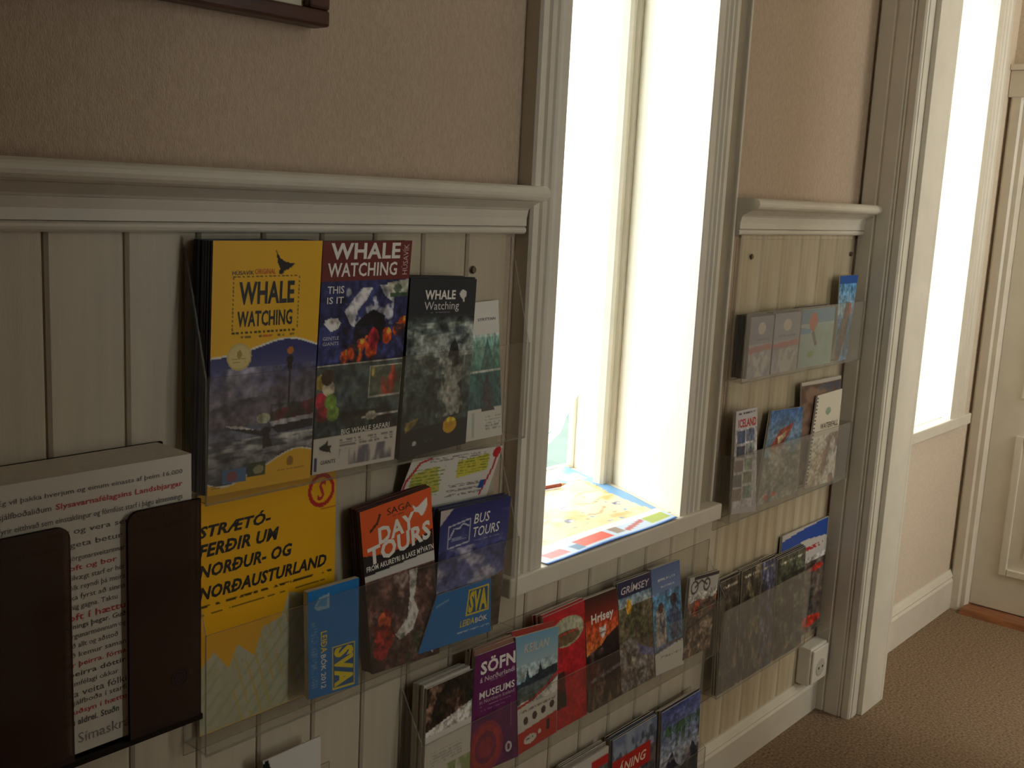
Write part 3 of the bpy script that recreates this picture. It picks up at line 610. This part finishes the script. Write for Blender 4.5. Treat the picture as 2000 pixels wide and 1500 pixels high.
# ------------------------------------------------------------------ rack under the window
c = Cv(70, 120, (226, 220, 206), 23)
c.rect(0, 0, 1, .36, (74, 54, 44)); c.mottle(0, 0, 1, .36, (150, 116, 96), 8, 10, .58, .1); c.mottle(0, 0, 1, .36, (30, 30, 24), 9, 12, .5, .1, .8); c.poly([(0, .36), (1, .25), (1, .45), (0, .5)], (222, 216, 204))
c.rect(.55, .75, .58, .95, (70, 80, 60)); c.rect(.63, .74, .66, .92, (70, 80, 60)); c.mottle(.3, .7, 1, 1, (140, 160, 90), 6, 6, .55, .15, .8); c.scrawl(.12, .55, .8, .68, 5, (170, 170, 160))
brochure('thick white booklet with brown food photo at the left rack end', [np.array(p) for p in ((.997, -.039, .506), (1.089, -.039, .506), (1.084, -.0455, .332), (.990, -.0455, .332))], c, [], .004, name='booklet', cat='booklet', copies=5, back=(200, 194, 184), step=.0048, rise=.004, copylabel='copy stacked behind the thick white booklet with brown food photo', photo=(0, 0, 1, .4, .6))
c = Cv(74, 150, (104, 34, 92), 25)
c.mottle(0, 0, 1, 1, (122, 44, 100), 4, 6, .5, .3, .5)
for r, k in ((.36, (168, 44, 70)), (.30, (190, 60, 60)), (.22, (120, 36, 84)), (.14, (170, 50, 66))): c.ell(.32, .80, r, r*.62, k, .8)
c.rect(.84, .49, .855, .70, (170, 120, 150)); c.ell(.80, .875, .07, .045, (226, 218, 216)); c.ell(.80, .875, .03, .03, (110, 40, 90)); c.scrawl(.36, .245, .72, .262, 1, (200, 170, 190)); c.scrawl(.16, .44, .86, .455, 1, (196, 160, 184)); c.scrawl(.16, .475, .7, .488, 1, (196, 160, 184))
brochure('purple museums brochure with white lettering', quad((929, 1282), (1010, 1252), (1011, 1477), (914, 1520), .040, .0445), c,
    [('SÖFN', .13, .045, .95, .175, WHITE, .035), ('á Norðurlandi', .13, .195, .93, .238, (226, 214, 222), .01), ('MUSEUMS', .13, .315, .93, .375, WHITE, .02), ('in Northern Iceland', .14, .385, .92, .418, (206, 180, 198))],
    .002, copies=6, back=(150, 110, 90), step=.0032, rise=.01, copylabel='copy stacked directly behind the purple museums brochure', photo=(0, .5, 1, 1, .2))
c = Cv(74, 140, (150, 190, 206), 27)
c.grad(0, 0, 1, .36, (120, 170, 200), (190, 204, 200)); c.poly([(0, .40), (.2, .39), (.26, .28), (.3, .38), (.52, .36), (.56, .27), (.62, .35), (1, .33), (1, .45), (0, .46)], (54, 66, 76))
c.rect(0, .44, 1, .82, (222, 216, 204)); c.poly([(0, .44), (1, .42), (1, .5), (.5, .56), (0, .57)], (96, 104, 104)); c.line([(.0, .60), (.4, .57), (.75, .50), (1, .42)], .022, (196, 54, 46)); c.poly([(0, .62), (.5, .58), (1, .46), (1, .70), (0, .74)], (226, 220, 208))
for k in range(4): c.ell(.2+.22*k, .735-.012*k, .06, .035, (84, 60, 52))
c.scrawl(.05, .64, .95, .67, 1, (120, 100, 96)); c.poly([(0, .82), (1, .78), (1, 1), (0, 1)], (196, 54, 46)); c.ell(.3, .91, .16, .04, (226, 216, 206)); c.scrawl(.2, .895, .4, .925, 1, (90, 60, 56), .9); c.rect(.72, .82, .8, .92, (60, 40, 40)); c.ell(.54, .89, .04, .02, (226, 216, 206))
brochure('light blue brochure with white coach and red base', quad((1007, 1246), (1090, 1223), (1087, 1430), (1012, 1476), .0405, .0455), c, [('KEILAN', .18, .075, .78, .150, (206, 202, 186), .02, 0, .2)], .002, copies=5, back=(170, 60, 52), step=.0032, rise=.008, copylabel='copy stacked directly behind the light blue coach brochure', photo=(0, .25, 1, .6, .4))
c = Cv(66, 140, (206, 40, 50), 29)
c.mottle(0, 0, 1, 1, (176, 30, 44), 4, 6, .5, .3, .5); c.ell(.55, .2, .42, .125, (176, 180, 140)); c.ell(.55, .165, .36, .07, (196, 196, 170)); c.ell(.5, .25, .36, .06, (120, 96, 70)); c.scrawl(.2, .205, .85, .235, 1, (214, 70, 50), 1.)
c.poly([(.1, .56), (.42, .52), (.44, .8), (.12, .83)], (110, 44, 44)); c.mottle(.1, .52, .44, .83, (60, 50, 46), 6, 8, .5, .1)
brochure('bright red brochure with an oval landscape picture', quad((1060, 1207), (1141, 1172), (1146, 1395), (1078, 1433), .033, .041), c, [], .002, copies=6, back=(186, 40, 46), step=.003, rise=.004, copylabel='copy stacked directly behind the bright red oval picture brochure', photo=(0, .05, 1, 1, .25))
c = Cv(64, 130, (92, 34, 30), 31)
c.grad(0, .18, 1, .5, (196, 58, 36), (236, 130, 60)); c.grad(0, .0, 1, .2, (64, 28, 30), (150, 44, 32)); c.poly([(0, .5), (.45, .45), (.6, .4), (.85, .36), (1, .33), (1, .78), (.4, .8), (.4, .6), (0, .56)], (36, 26, 30)); c.mottle(0, .48, .5, .9, (120, 92, 90), 6, 10, .5, .2, .8)
c.rect(0, .80, 1, 1, (72, 60, 52)); c.mottle(0, .78, 1, 1, (130, 104, 84), 8, 6, .55, .12, .8); c.line([(.1, .74), (1, .70)], .03, (120, 110, 110)); c.poly([(.40, .295), (.62, .285), (.60, .355), (.50, .40), (.42, .35)], (226, 214, 206)); c.rect(.42, .335, .6, .343, (150, 60, 50))
brochure('dark red sunset island brochure', quad((1141, 1172), (1204, 1148), (1214, 1357), (1151, 1393), .033, .041), c, [('Hrísey', .17, .155, .86, .262, WHITE, .03)], .002, copies=2, back=(70, 34, 34), copylabel='copy stacked directly behind the dark red sunset island brochure', photo=(0, .25, 1, 1, .5))
c = Cv(64, 130, (120, 140, 150), 33)
c.rect(0, 0, 1, .14, (44, 46, 84)); c.grad(0, .14, 1, .25, (120, 150, 170), (176, 186, 180)); c.rect(0, .24, 1, 1, (110, 100, 78)); c.mottle(0, .24, 1, .6, (86, 90, 62), 7, 8, .5, .15, .8); c.poly([(0, .55), (.3, .52), (.6, .62), (1, .74), (1, 1), (0, 1)], (140, 134, 132)); c.mottle(0, .55, 1, 1, (96, 80, 66), 7, 9, .5, .12, .8)
c.ell(.3, .24, .08, .07, (226, 160, 50)); c.poly([(.5, .6), (1, .72), (1, .78), (.6, .72)], (110, 110, 150)); c.mottle(.1, .7, .6, .9, (206, 196, 180), 7, 9, .62, .1); c.rect(.0, .055, 1, .06, (60, 62, 96))
brochure('navy topped island brochure with harbour photo', quad((1206, 1140), (1270, 1117), (1279, 1322), (1214, 1357), .0328, .0408), c, [('GRÍMSEY', .08, .035, .95, .115, (226, 220, 214), .01, 0, .25)], .002, copies=2, back=(40, 42, 72), rise=.003, copylabel='copy stacked directly behind the navy topped island brochure', photo=(0, .14, 1, 1, .6))
c = Cv(60, 130, (110, 134, 176), 35)
c.grad(0, 0, 1, .26, (92, 112, 160), (120, 146, 184)); c.rect(0, .26, 1, .72, (96, 150, 186)); c.poly([(.1, .4), (.3, .34), (.42, .42), (.44, .72), (.06, .74)], (170, 160, 150)); c.ell(.27, .38, .09, .05, (90, 66, 60)); c.ell(.72, .34, .12, .06, (80, 56, 52)); c.poly([(.56, .42), (.8, .40), (.95, .50), (.92, .70), (.6, .72)], (86, 100, 130)); c.mottle(0, .3, 1, .74, (60, 70, 90), 8, 9, .62, .1, .7)
c.poly([(0, .8), (1, .74), (1, 1), (0, 1)], (226, 222, 212)); c.line([(0, .79), (.5, .74), (1, .73)], .02, (110, 100, 100)); c.scrawl(.2, .83, .9, .88, 1, (120, 120, 120)); c.scrawl(.22, .11, .8, .165, 1, (206, 208, 212), 1.); c.scrawl(.3, .185, .8, .215, 1, (196, 200, 208), .9)
brochure('light blue brochure with photo of two people', quad((1271, 1113), (1327, 1093), (1336, 1297), (1281, 1321), .0325, .0405), c, [], .002, copies=2, back=(80, 90, 120), copylabel='copy stacked directly behind the light blue two people brochure', photo=(0, .24, 1, .76, .5))
c = Cv(64, 110, (190, 188, 182), 37)
c.ell(.18, .13, .13, .085, (70, 66, 66)); c.ell(.18, .13, .09, .06, (196, 192, 186)); c.ell(.6, .13, .12, .085, (70, 66, 66)); c.ell(.6, .13, .08, .055, (196, 192, 186)); c.rect(.15, .0, 1, .04, (50, 50, 56)); c.line([(.2, .13), (.4, .06), (.6, .13)], .02, (80, 70, 70), 1, 1.5)
c.rect(0, .32, 1, 1, (120, 100, 88)); c.mottle(0, .3, 1, 1, (70, 66, 58), 7, 9, .5, .12, .8); c.mottle(0, .3, 1, .5, (196, 80, 54), 6, 6, .6, .1, .8); c.mottle(0, .6, 1, 1, (170, 150, 130), 8, 9, .58, .1, .8); c.line([(.1, .62), (.9, .5)], .03, (60, 60, 64))
brochure('short grey brochure with bicycle picture at the right rack end', quad((1348, 1130), (1405, 1114), (1385, 1264), (1333, 1290), .033, .041), c, [], .002, copies=2, back=(90, 86, 84), rise=.003, copylabel='copy stacked directly behind the short grey bicycle brochure', photo=(0, .2, 1, 1, .6))

# ------------------------------------------------------------------ lowest rack
c = Cv(64, 60, (206, 200, 190), 39); c.rect(0, .15, 1, 1, (60, 56, 52)); c.mottle(0, .15, 1, 1, (96, 110, 110), 7, 7, .5, .12, .8); c.rect(.6, .06, 1, .14, (196, 44, 44))
brochure('pale topped brochure in the lowest rack, left of the red banded one', wq(1.335, 1.455, .05, .248, .033, .0415), c, [], .002, copies=6, back=(150, 140, 130), step=.0032, rise=.006, copylabel='copy stacked behind the pale topped brochure in the lowest rack', photo=(0, .15, 1, 1, .6))
c = Cv(70, 110, (150, 160, 176), 41); c.rect(0, .24, 1, 1, (110, 100, 96)); c.mottle(0, .05, 1, 1, (60, 66, 78), 8, 9, .5, .12, .8); c.rect(0, .2, .86, .40, (190, 40, 36)); c.mottle(0, 0, 1, .14, (110, 120, 150), 5, 4, .5, .2)
brochure('red banded brochure in the lowest rack', wq(1.468, 1.606, .05, .252, .033, .0415), c, [('ÁNING', .10, .235, .76, .345, (240, 214, 190), .02, 0, .25)], .002, copies=5, back=(60, 66, 90), step=.0032, rise=.006, copylabel='copy stacked directly behind the red banded lowest brochure', photo=(0, .4, 1, 1, .6))
c = Cv(74, 110, (84, 96, 148), 43); c.grad(0, 0, 1, .45, (76, 88, 150), (150, 160, 176)); c.rect(0, .45, 1, 1, (170, 174, 184)); c.poly([(0, .6), (.15, .56), (.3, .44), (.4, .58), (.55, .66), (.7, .6), (.82, .46), (.95, .56), (1, .5), (1, 1), (0, 1)], (48, 50, 66)); c.mottle(0, .5, 1, 1, (130, 120, 120), 9, 9, .55, .1, .8); c.mottle(0, .18, 1, .42, (70, 96, 70), 12, 5, .55, .1, .8)
brochure('blue church brochure in the lowest rack, nearest the doorway', wq(1.621, 1.757, .05, .25, .034, .0418), c, [('Akureyri', .06, .16, .92, .30, (80, 130, 80), .0)], .002, copies=4, back=(46, 50, 80), step=.0032, rise=.005, copylabel='copy stacked directly behind the blue church brochure', photo=(0, 0, 1, 1, .45))

# ------------------------------------------------------------------ rack between window and doorway
def pale(seed, top, fig):
    c = Cv(44, 60, (190, 186, 190), seed); c.rect(0, 0, 1, .45, top); c.ell(.5, .2, .16, .1, (226, 216, 206)); c.scrawl(.2, .36, .85, .42, 1, (100, 100, 120)); c.poly([(0, .5), (1, .46), (1, .56), (0, .6)], fig); c.poly([(.2, .62), (.6, .58), (.9, .7), (.7, 1), (.3, 1)], (214, 208, 204)); c.mottle(0, .55, 1, 1, (150, 150, 160), 6, 7, .55, .12, .7)
    return c
brochure('pale grey pink booklet, leftmost in the hazy upper pocket', wq(1.833, 1.925, .848, .965, .031), pale(45, (150, 148, 166), (196, 120, 120)), [], .003, name='booklet', cat='booklet', copies=6, back=(60, 56, 58), step=.0042, side=(40, 38, 40), rise=.003, copylabel='copy stacked behind the leftmost pale grey pink booklet')
brochure('pale pink banded booklet, second in the hazy upper pocket', wq(1.930, 2.04, .848, .966, .031), pale(46, (170, 168, 182), (200, 126, 124)), [], .003, name='booklet', cat='booklet', copies=4, back=(60, 56, 58), step=.0045, side=(40, 38, 40), rise=.004, copylabel='copy stacked behind the second pale pink banded booklet')
c = Cv(50, 60, (176, 196, 190), 47); c.rect(0, 0, 1, .25, (110, 160, 190)); c.poly([(0, .3), (.3, .34), (.3, .42), (0, .42)], (96, 160, 196)); c.ell(.36, .22, .12, .16, (206, 96, 60)); c.poly([(.32, .4), (.4, .38), (.52, .62), (.46, .66)], (70, 60, 80)); c.ell(.36, .78, .1, .06, (120, 160, 60)); c.mottle(.4, .3, 1, 1, (150, 180, 150), 5, 6, .5, .2, .6)
brochure('pale green booklet with orange flower in the hazy upper pocket', wq(2.045, 2.20, .848, .968, .031), c, [], .003, name='booklet', cat='booklet', copies=4, back=(60, 56, 58), step=.0045, rise=.004, copylabel='copy stacked behind the pale green flower booklet')
c = Cv(44, 90, (110, 160, 200), 48); c.rect(0, 0, 1, .1, (40, 90, 170)); c.grad(0, .1, 1, .45, (90, 150, 200), (170, 196, 206)); c.poly([(.5, .3), (.8, .36), (.7, .7), (.3, 1), (0, 1), (.2, .7)], (120, 90, 66)); c.ell(.72, .4, .1, .08, (190, 80, 50)); c.mottle(0, .5, 1, 1, (80, 90, 90), 5, 8, .5, .15, .7)
brochure('narrow blue brochure standing tall beside the doorway', quad((1641, 539), (1676, 537), (1653, 702), (1630, 706), .022, .030), c, [], .002, photo=(0, .1, 1, 1, .5))
c = Cv(50, 110, (206, 202, 206), 49)
c.scrawl(.1, .025, .95, .05, 1, (60, 60, 70), .9)
for k, (u, v, q_) in enumerate(((.1, .2, (90, 110, 150)), (.5, .19, (120, 140, 170)), (.1, .34, (70, 80, 100)), (.5, .33, (150, 160, 160)), (.04, .48, (110, 60, 56)), (.45, .47, (150, 170, 140)), (.0, .62, (60, 66, 76)), (.42, .6, (120, 130, 100)), (.0, .76, (140, 110, 90)), (.42, .74, (110, 140, 120)))): c.rect(u, v, u+.36, v+.115, q_); c.mottle(u, v, u+.36, v+.115, (60, 60, 70), 14, 20, .58, .1, .6)
brochure('narrow white brochure with red heading and photo grid', quad((1438, 804), (1479, 795), (1476, 998), (1428, 1005), .026, .0335), c, [('ICELAND', .12, .085, .95, .165, (196, 50, 50), .03)], .0016, copies=2, back=(110, 106, 110), copylabel='copy stacked behind the narrow white photo grid brochure', photo=(0, .18, 1, .95, .4))
c = Cv(64, 100, (120, 150, 180), 50); c.grad(0, 0, 1, .3, (60, 110, 180), (130, 160, 186)); c.poly([(.1, .4), (.35, .22), (.75, .16), (.6, .3), (.3, .5)], (166, 70, 54)); c.poly([(.3, .3), (.55, .24), (.5, .32), (.32, .38)], (216, 196, 160)); c.rect(0, .5, 1, 1, (140, 140, 130)); c.mottle(0, .4, 1, 1, (190, 186, 170), 5, 8, .52, .15, .8); c.mottle(0, .5, 1, 1, (96, 110, 110), 7, 9, .6, .1, .7); c.rect(.15, .9, .24, .95, (206, 90, 80)); c.rect(.34, .89, .43, .94, (206, 90, 80))
brochure('blue brochure with red kite shape, slanted in the lower pocket', quad((1507, 803), (1569, 794), (1556, 962), (1476, 990), .020, .0325), c, [], .002, copies=1, back=(80, 84, 96), copylabel='copy stacked behind the blue red kite brochure', photo=(0, 0, 1, 1, .4))
c = Cv(60, 110, (232, 224, 204), 51); c.ell(.5, .2, .1, .04, (150, 170, 150)); c.mottle(.4, .45, 1, 1, (140, 100, 84), 5, 8, .52, .15, .85); c.mottle(0, .6, .5, 1, (206, 180, 150), 5, 6, .5, .15, .7)
for k in range(24): c.ell(.035, .03+.04*k, .03, .010, (50, 44, 42))
brochure('cream spiral bound booklet in the lower pocket by the doorway', quad((1597, 773), (1645, 759), (1628, 938), (1571, 955), .028, .0335), c, [('WATERFALL', .26, .325, .94, .385, (80, 66, 60), .02)], .004, name='booklet', cat='booklet', photo=(0, .45, 1, 1, .4))
c = Cv(50, 80, (96, 72, 60), 52); c.mottle(0, 0, 1, 1, (150, 120, 100), 4, 8, .55, .15, .8); c.rect(0, 0, 1, .03, (200, 190, 176)); c.mottle(.4, .05, 1, .4, (80, 90, 110), 5, 6, .55, .1, .8)
brochure('curled brown magazine behind the spiral bound booklet', quad((1566, 748), (1643, 733), (1632, 932), (1560, 948), .017, .022), c, [], .003, name='magazine', cat='magazine', group='', bow=.004)

# ------------------------------------------------------------------ lower right rack
dk = [((1409, 1139), (1446, 1119), 53, (66, 60, 52), (120, 110, 90), 'dark forest brochure, leftmost in the rack above the socket'), ((1450, 1118), (1488, 1098), 54, (70, 66, 58), (150, 140, 110), 'dark grey brochure with pale heading, second above the socket'),
      ((1489, 1101), (1516, 1086), 55, (86, 92, 130), (140, 146, 170), 'slim blue grey brochure, third above the socket'), ((1519, 1093), (1574, 1068), 56, (96, 104, 84), (60, 66, 56), 'mossy green brochure, fourth in the rack above the socket')]
for (TL, TR, sd, k1, k2, lb) in dk:
    a = W(*TL, .024); b = W(*TR, .024); zt = (a[2]+b[2])/2
    c = Cv(44, 90, k1, sd); c.mottle(0, 0, 1, 1, k2, 6, 9, .54, .12, .8); c.mottle(0, .2, 1, 1, (44, 40, 36), 6, 10, .52, .12, .8); c.scrawl(.1, .05, .9, .10, 1, (206, 200, 180), .9); c.mottle(0, .55, 1, 1, (150, 110, 80), 6, 10, .66, .08, .7)
    c.grain(0, 0, 1, 1, .7)
    brochure(lb, wq(a[0], b[0], .2155, zt, .024, .034), c, [], .002, copies=3, back=(56, 52, 48), step=.0034, rise=.006, copylabel='copy stacked behind the '+lb.split(',')[0].split(' in the')[0])
c = Cv(60, 110, (214, 210, 206), 57); c.poly([(0, .05), (.4, .02), (1, 0), (1, .16), (.5, .12), (0, .16)], (40, 84, 180)); c.poly([(0, .17), (.5, .13), (1, .17), (1, .24), (0, .24)], (220, 216, 206)); c.rect(0, .34, 1, 1, (110, 96, 86)); c.mottle(0, .3, 1, 1, (70, 70, 64), 6, 9, .5, .12, .8); c.scrawl(.12, .20, .9, .27, 1, (196, 44, 54), 1.); c.ell(.8, .42, .16, .03, (206, 60, 44)); c.ell(.7, .9, .3, .05, (206, 60, 40))
brochure('tall white brochure with blue sweep beside the doorway casing', [np.array(p) for p in ((2.098, -.010, .478), (2.326, -.010, .478), (2.326, -.014, .2155), (2.094, -.014, .2155))], c, [], .002, copies=1, back=(120, 120, 130), copylabel='copy stacked behind the tall white blue sweep brochure', photo=(0, .3, 1, 1, .6))

# ------------------------------------------------------------------ leaflet at the bottom edge
c = Cv(60, 80, (228, 224, 214), 58); c.poly([(0, .02), (.08, .0), (.14, .08), (.2, .1), (.26, .2), (.3, .6), (0, .7)], (24, 22, 24)); c.scrawl(.45, .25, .9, .6, 6, (140, 136, 130))
brochure('white leaflet with a black figure below the large rack', wq(.735, .822, .302, .499, .028, .0335), c, [], .0015, name='leaflet', cat='leaflet', group='')

# ------------------------------------------------------------------ telephone book and its smoked holder
c = Cv(100, 60, (232, 226, 212), 60)
qb = wq(.402, .611, .6215, .899, .070)
bk = MB().hexa(qb, np.array([0, -1., 0]), .062, 0, 1).build('telephone_book', [M_PAGE, M_PAGE]); tag(bk, 'thick white telephone book with rows of grey and red print', 'book')
o = bpy.data.objects.new('cover', cover_mesh(c, qb, .0004)); link(o, bk)
G = (96, 92, 90); R_ = (206, 60, 56)
rows = [[('Ég vil þakka hverjum og einum einasta af þeim 16.000', G, 0, .07, .95)], [('sjálfboðaliðum', G, 0, .07, .30), ('Slysavarnafélagsins Landsbjargar', R_, .012, .32, .95)],
        [('fyrir eitthvað sem einstaklingur og fórnfúst starf í þágu almennings', G, 0, .07, .95)], [('þegar á reynir', G, 0, .07, .26), ('hetjur', R_, .012, .28, .38), ('og vera sem fyrirmynd', G, 0, .40, .94)],
        [('það er með miklu stolti sem við', G, 0, .07, .36), ('geta betur en þeir sem', G, 0, .38, .94)]]
mid = ['björgunarsveitarinnar', 'í loft og bor', 'mikilvægt starf er hér', 'fólk reyndi þá meira', 'Taka fyrst að sinna', 'einnig gagna. Taktu', 'oft í hættu', 'skilnings þegar. Guð', 'björgunarmönnum og', 'að allt og aðstoð', 'það kemur saman', 'hér þeirra. fórna', 'þeirra dóttir', 'í samfélagi okkar', 'líka veita fólki', 'sjálfboða í starfi', 'nauðsyn í hættu', 'eru aldrei. Stuðn']
tx = []
v = .045
for r in rows:
    for s_, k, b, u0, u1 in r: tx.append((s_, u0, v, u1, v+.026, k, b))
    v += .0475
for i, s_ in enumerate(mid):
    k = R_ if i in (1, 6, 11, 16) else G; bold = .015 if i in (7, 12, 17) else (.01 if k == R_ else 0)
    tx.append((s_, .335+(.03 if i % 3 == 0 else 0), v, .645-(.04 if i % 4 == 1 else 0), v+.024, k, bold)); v += .0345
tx.append(('Símaskrá', .40, .925, .66, .962, (150, 146, 142), 0))
lettering(qb, tx, .0008, bk)
h = empty('book_holder', (.507, -.04, .617)); tag(h, 'smoked plastic wall holder with two front flaps around the telephone book', 'holder')
def hp(nm, mb, ms):
    o = mb.build(nm, ms, h); o.matrix_parent_inverse = h.matrix_basis.inverted(); return o
hp('back_panel', MB().box(.396, .619, -.006, -.001, .612, .898), [M_SMOKE_EDGE])
hp('base_panel', MB().box(.396, .619, -.0785, -.006, .613, .619), [M_SMOKE_EDGE])
def flap(x0, x1, left):
    z0, z1 = .619, .853; r = .012; y0, y1 = -.0785, -.0745
    cx = x1-r if left else x0+r
    arc = [(cx+r*math.cos(t)*(1 if left else -1), z1-r+r*math.sin(t)) for t in np.linspace(0, math.pi/2, 7)]
    pts = [(x0, z0), (x1, z0)]+arc+[(x0, z1)] if left else [(x1, z0), (x0, z0)]+arc+[(x1, z1)]
    n = len(pts); mb = MB()
    mb.add([(p[0], y0, p[1]) for p in pts], [tuple(range(n))], 0); mb.add([(p[0], y1, p[1]) for p in pts], [tuple(range(n-1, -1, -1))], 0)
    for i in range(n):
        a, b = pts[i], pts[(i+1) % n]; mb.add([(a[0], y0, a[1]), (b[0], y0, b[1]), (b[0], y1, b[1]), (a[0], y1, a[1])], [(0, 1, 2, 3)], 1)
    return hp('front_flap', mb, [M_SMOKE, M_SMOKE_EDGE])
flap(.398, .478, True); fr = flap(.536, .617, False)
ring = MB()                                                  # round spiral mark on the right flap
for a in range(40):
    t0, t1 = a/40*4.4*math.pi, (a+1)/40*4.4*math.pi
    p = lambda t, w_: (.591+(.003+.0048*t/(4.4*math.pi)*1.6+w_)*math.cos(t), -.0790, .668+(.003+.0048*t/(4.4*math.pi)*1.6+w_)*math.sin(t))
    ring.add([p(t0, -.0009), p(t1, -.0009), p(t1, .0009), p(t0, .0009)], [(0, 1, 2, 3)])
hp('spiral_mark', ring, [ink((30, 24, 24))])

# ------------------------------------------------------------------ picture frame, map, pencil, socket
f = empty('picture_frame', (.5, -.01, 1.5)); tag(f, 'dark red-brown wooden picture frame above the dado rail', 'picture frame')
def fp(nm, mb, m, bevel=0):
    o = mb.build(nm, m, f, bevel); o.matrix_parent_inverse = f.matrix_basis.inverted(); return o
FX0, FX1, FZ0, FZ1, fw = .26, .820, 1.342, 1.86, .0285
fp('frame_rail', MB().box(FX0, FX1, -.022, .006, FZ0, FZ0+fw*.62), M_DARKWOOD, .003); fp('frame_rail', MB().box(FX0, FX1, -.022, .006, FZ1-fw, FZ1), M_DARKWOOD, .003)
fp('frame_stile', MB().box(FX0, FX0+fw, -.022, .006, FZ0+fw*.62, FZ1-fw), M_DARKWOOD, .003); fp('frame_stile', MB().box(FX1-fw, FX1, -.022, .006, FZ0+fw*.62, FZ1-fw), M_DARKWOOD, .003)
fp('mat_board', MB().box(FX0+fw, FX1-fw, -.010, .004, FZ0+fw*.62, FZ1-fw), M_PASSE)
fp('print', MB().box(FX0+.11, FX1-.11, -.0115, -.010, FZ0+.10, FZ1-.10), mat('faded_landscape_print', (150, 150, 130), .7, .5, 9))

c = Cv(120, 90, (242, 216, 166), 70)      # U: along the sill, V: 0 at the glass, 1 at the room edge
c.mottle(0, 0, 1, .82, (244, 230, 196), 5, 6, .5, .25, .9); c.mottle(0, .2, 1, .82, (226, 172, 96), 6, 7, .62, .12, .8)
c.mix((c.V < .16+.1*c.fbm(6, 2)), (96, 160, 226)); c.mix((c.U > .965-.07*c.fbm(2, 8)*(c.V < .75)) & (c.V < .85), (110, 168, 226), .9); c.mottle(.3, 0, 1, .2, (226, 232, 220), 8, 4, .58, .1, .8)
c.mottle(0, .12, .5, .4, (150, 190, 110), 7, 6, .62, .1, .8); c.poly([(.0, .3), (.14, .28), (.16, .36), (0, .4)], (90, 160, 226))
for u, v in ((.36, .3), (.55, .29), (.3, .5), (.12, .6), (.6, .5), (.42, .56), (.86, .62), (.2, .7), (.08, .48), (.5, .66)): c.ell(u, v, .028, .022, (120, 120, 150)); c.ell(u+.01, v+.006, .014, .010, (226, 220, 214))
_r = random.Random(8)
for k in range(60): c.ell(_r.uniform(.02, .95), _r.uniform(.15, .8), _r.uniform(.004, .014), _r.uniform(.004, .012), _r.choice([(150, 140, 130), (110, 150, 200), (190, 150, 90), (120, 140, 90)]), .8)
for k in range(7): u_, v_ = _r.uniform(.05, .8), _r.uniform(.25, .75); c.line([(u_, v_), (u_+.07, v_+_r.uniform(-.05, .05)), (u_+.15, v_+_r.uniform(-.06, .06))], .005, (206, 160, 110), .9, .75)
c.rect(0, .82, 1, .87, (240, 240, 236)); c.rect(0, .87, 1, .985, (196, 214, 236)); c.rect(0, .98, 1, 1, (60, 120, 206)); c.rect(.30, .87, .52, .965, (226, 84, 70)); c.rect(.06, .89, .2, .96, (226, 110, 110)); c.rect(.24, .9, .3, .97, (90, 130, 170)); c.rect(.82, .87, .98, .96, (170, 186, 70)); c.rect(.55, .87, .62, .95, (150, 130, 120)); c.line([(.64, .94), (.80, .89)], .012, (190, 90, 90), 1, .7)
n_u, n_v = c.nx, c.ny
me = cover_mesh(c, [np.array(p) for p in ((1.24, .30, 0), (1.66, .30, 0), (1.66, -.022, 0), (1.24, -.022, 0))], 0.)
U = c.U.reshape(-1); V = c.V.reshape(-1); Y = -.024+.335*(1-V)
x1 = 1.648+np.clip(Y, -.03, .22)*.43; x0 = 1.268-np.clip(Y, 0, .2)*.2
X = x0+(x1-x0)*U
Z = SILL+.0012+.0010*np.sin(U*9+V*4)+.0008*(np.sin(V*14)+1)+.030*np.clip(1-V-.80, 0, 1)**1.3*4*np.clip(U-.35, 0, 1)
me.vertices.foreach_set('co', np.stack([X, Y, Z], -1).reshape(-1).astype(np.float32)); me.update()
mp_ = bpy.data.objects.new('paper_map', me); link(mp_); mp_.name = 'paper_map'
so = mp_.modifiers.new('thickness', 'SOLIDIFY'); so.thickness = .0004; so.offset = 0
tag(mp_, 'unfolded tan and blue tourist map spread over the window sill', 'map')
p0 = np.array([1.575, .245, SILL+.0085]); ax = np.array([.07, -.012, 0]); ax_n = ax/np.linalg.norm(ax)
pc = MB().cyl(p0-ax_n*.06, ax_n, .0042, .0042, .115, 6).build('pencil', mat('red_brown_pencil_paint', (150, 62, 36), .4, .1, 60)); tag(pc, 'short red-brown pencil lying on the map', 'pencil')
MB().cyl(p0+ax_n*.055, ax_n, .0042, .001, .013, 8).build('sharpened_tip', mat('bare_pencil_wood', (206, 160, 110), .6, .1, 90), pc)
MB().cyl(p0+ax_n*.068, ax_n, .001, .0002, .003, 6).build('lead', M_BLACK, pc)

s = empty('wall_socket', (2.285, 0, .09)); tag(s, 'white surface mounted wall socket by the foot of the doorway', 'socket')
def sp(nm, mb, m, bevel=0):
    o = mb.build(nm, m, s, bevel); o.matrix_parent_inverse = s.matrix_basis.inverted(); return o
sp('socket_box', MB().box(2.252, 2.338, -.034, -.0005, .092, .182), M_SOCKET, .004)
sp('socket_plate', MB().box(2.256, 2.334, -.040, -.034, .096, .178), M_SOCKET, .003)
sp('socket_well', MB().cyl((2.295, -.0402, .130), (0, -1, 0), .022, .021, .0012, 24), mat('shaded_socket_plastic', (206, 198, 180), .4, .03, 40))
for dx in (-.0095, .0095): sp('socket_hole', MB().cyl((2.295+dx, -.0414, .130), (0, -1, 0), .0032, .0032, .0004, 12), M_BLACK)
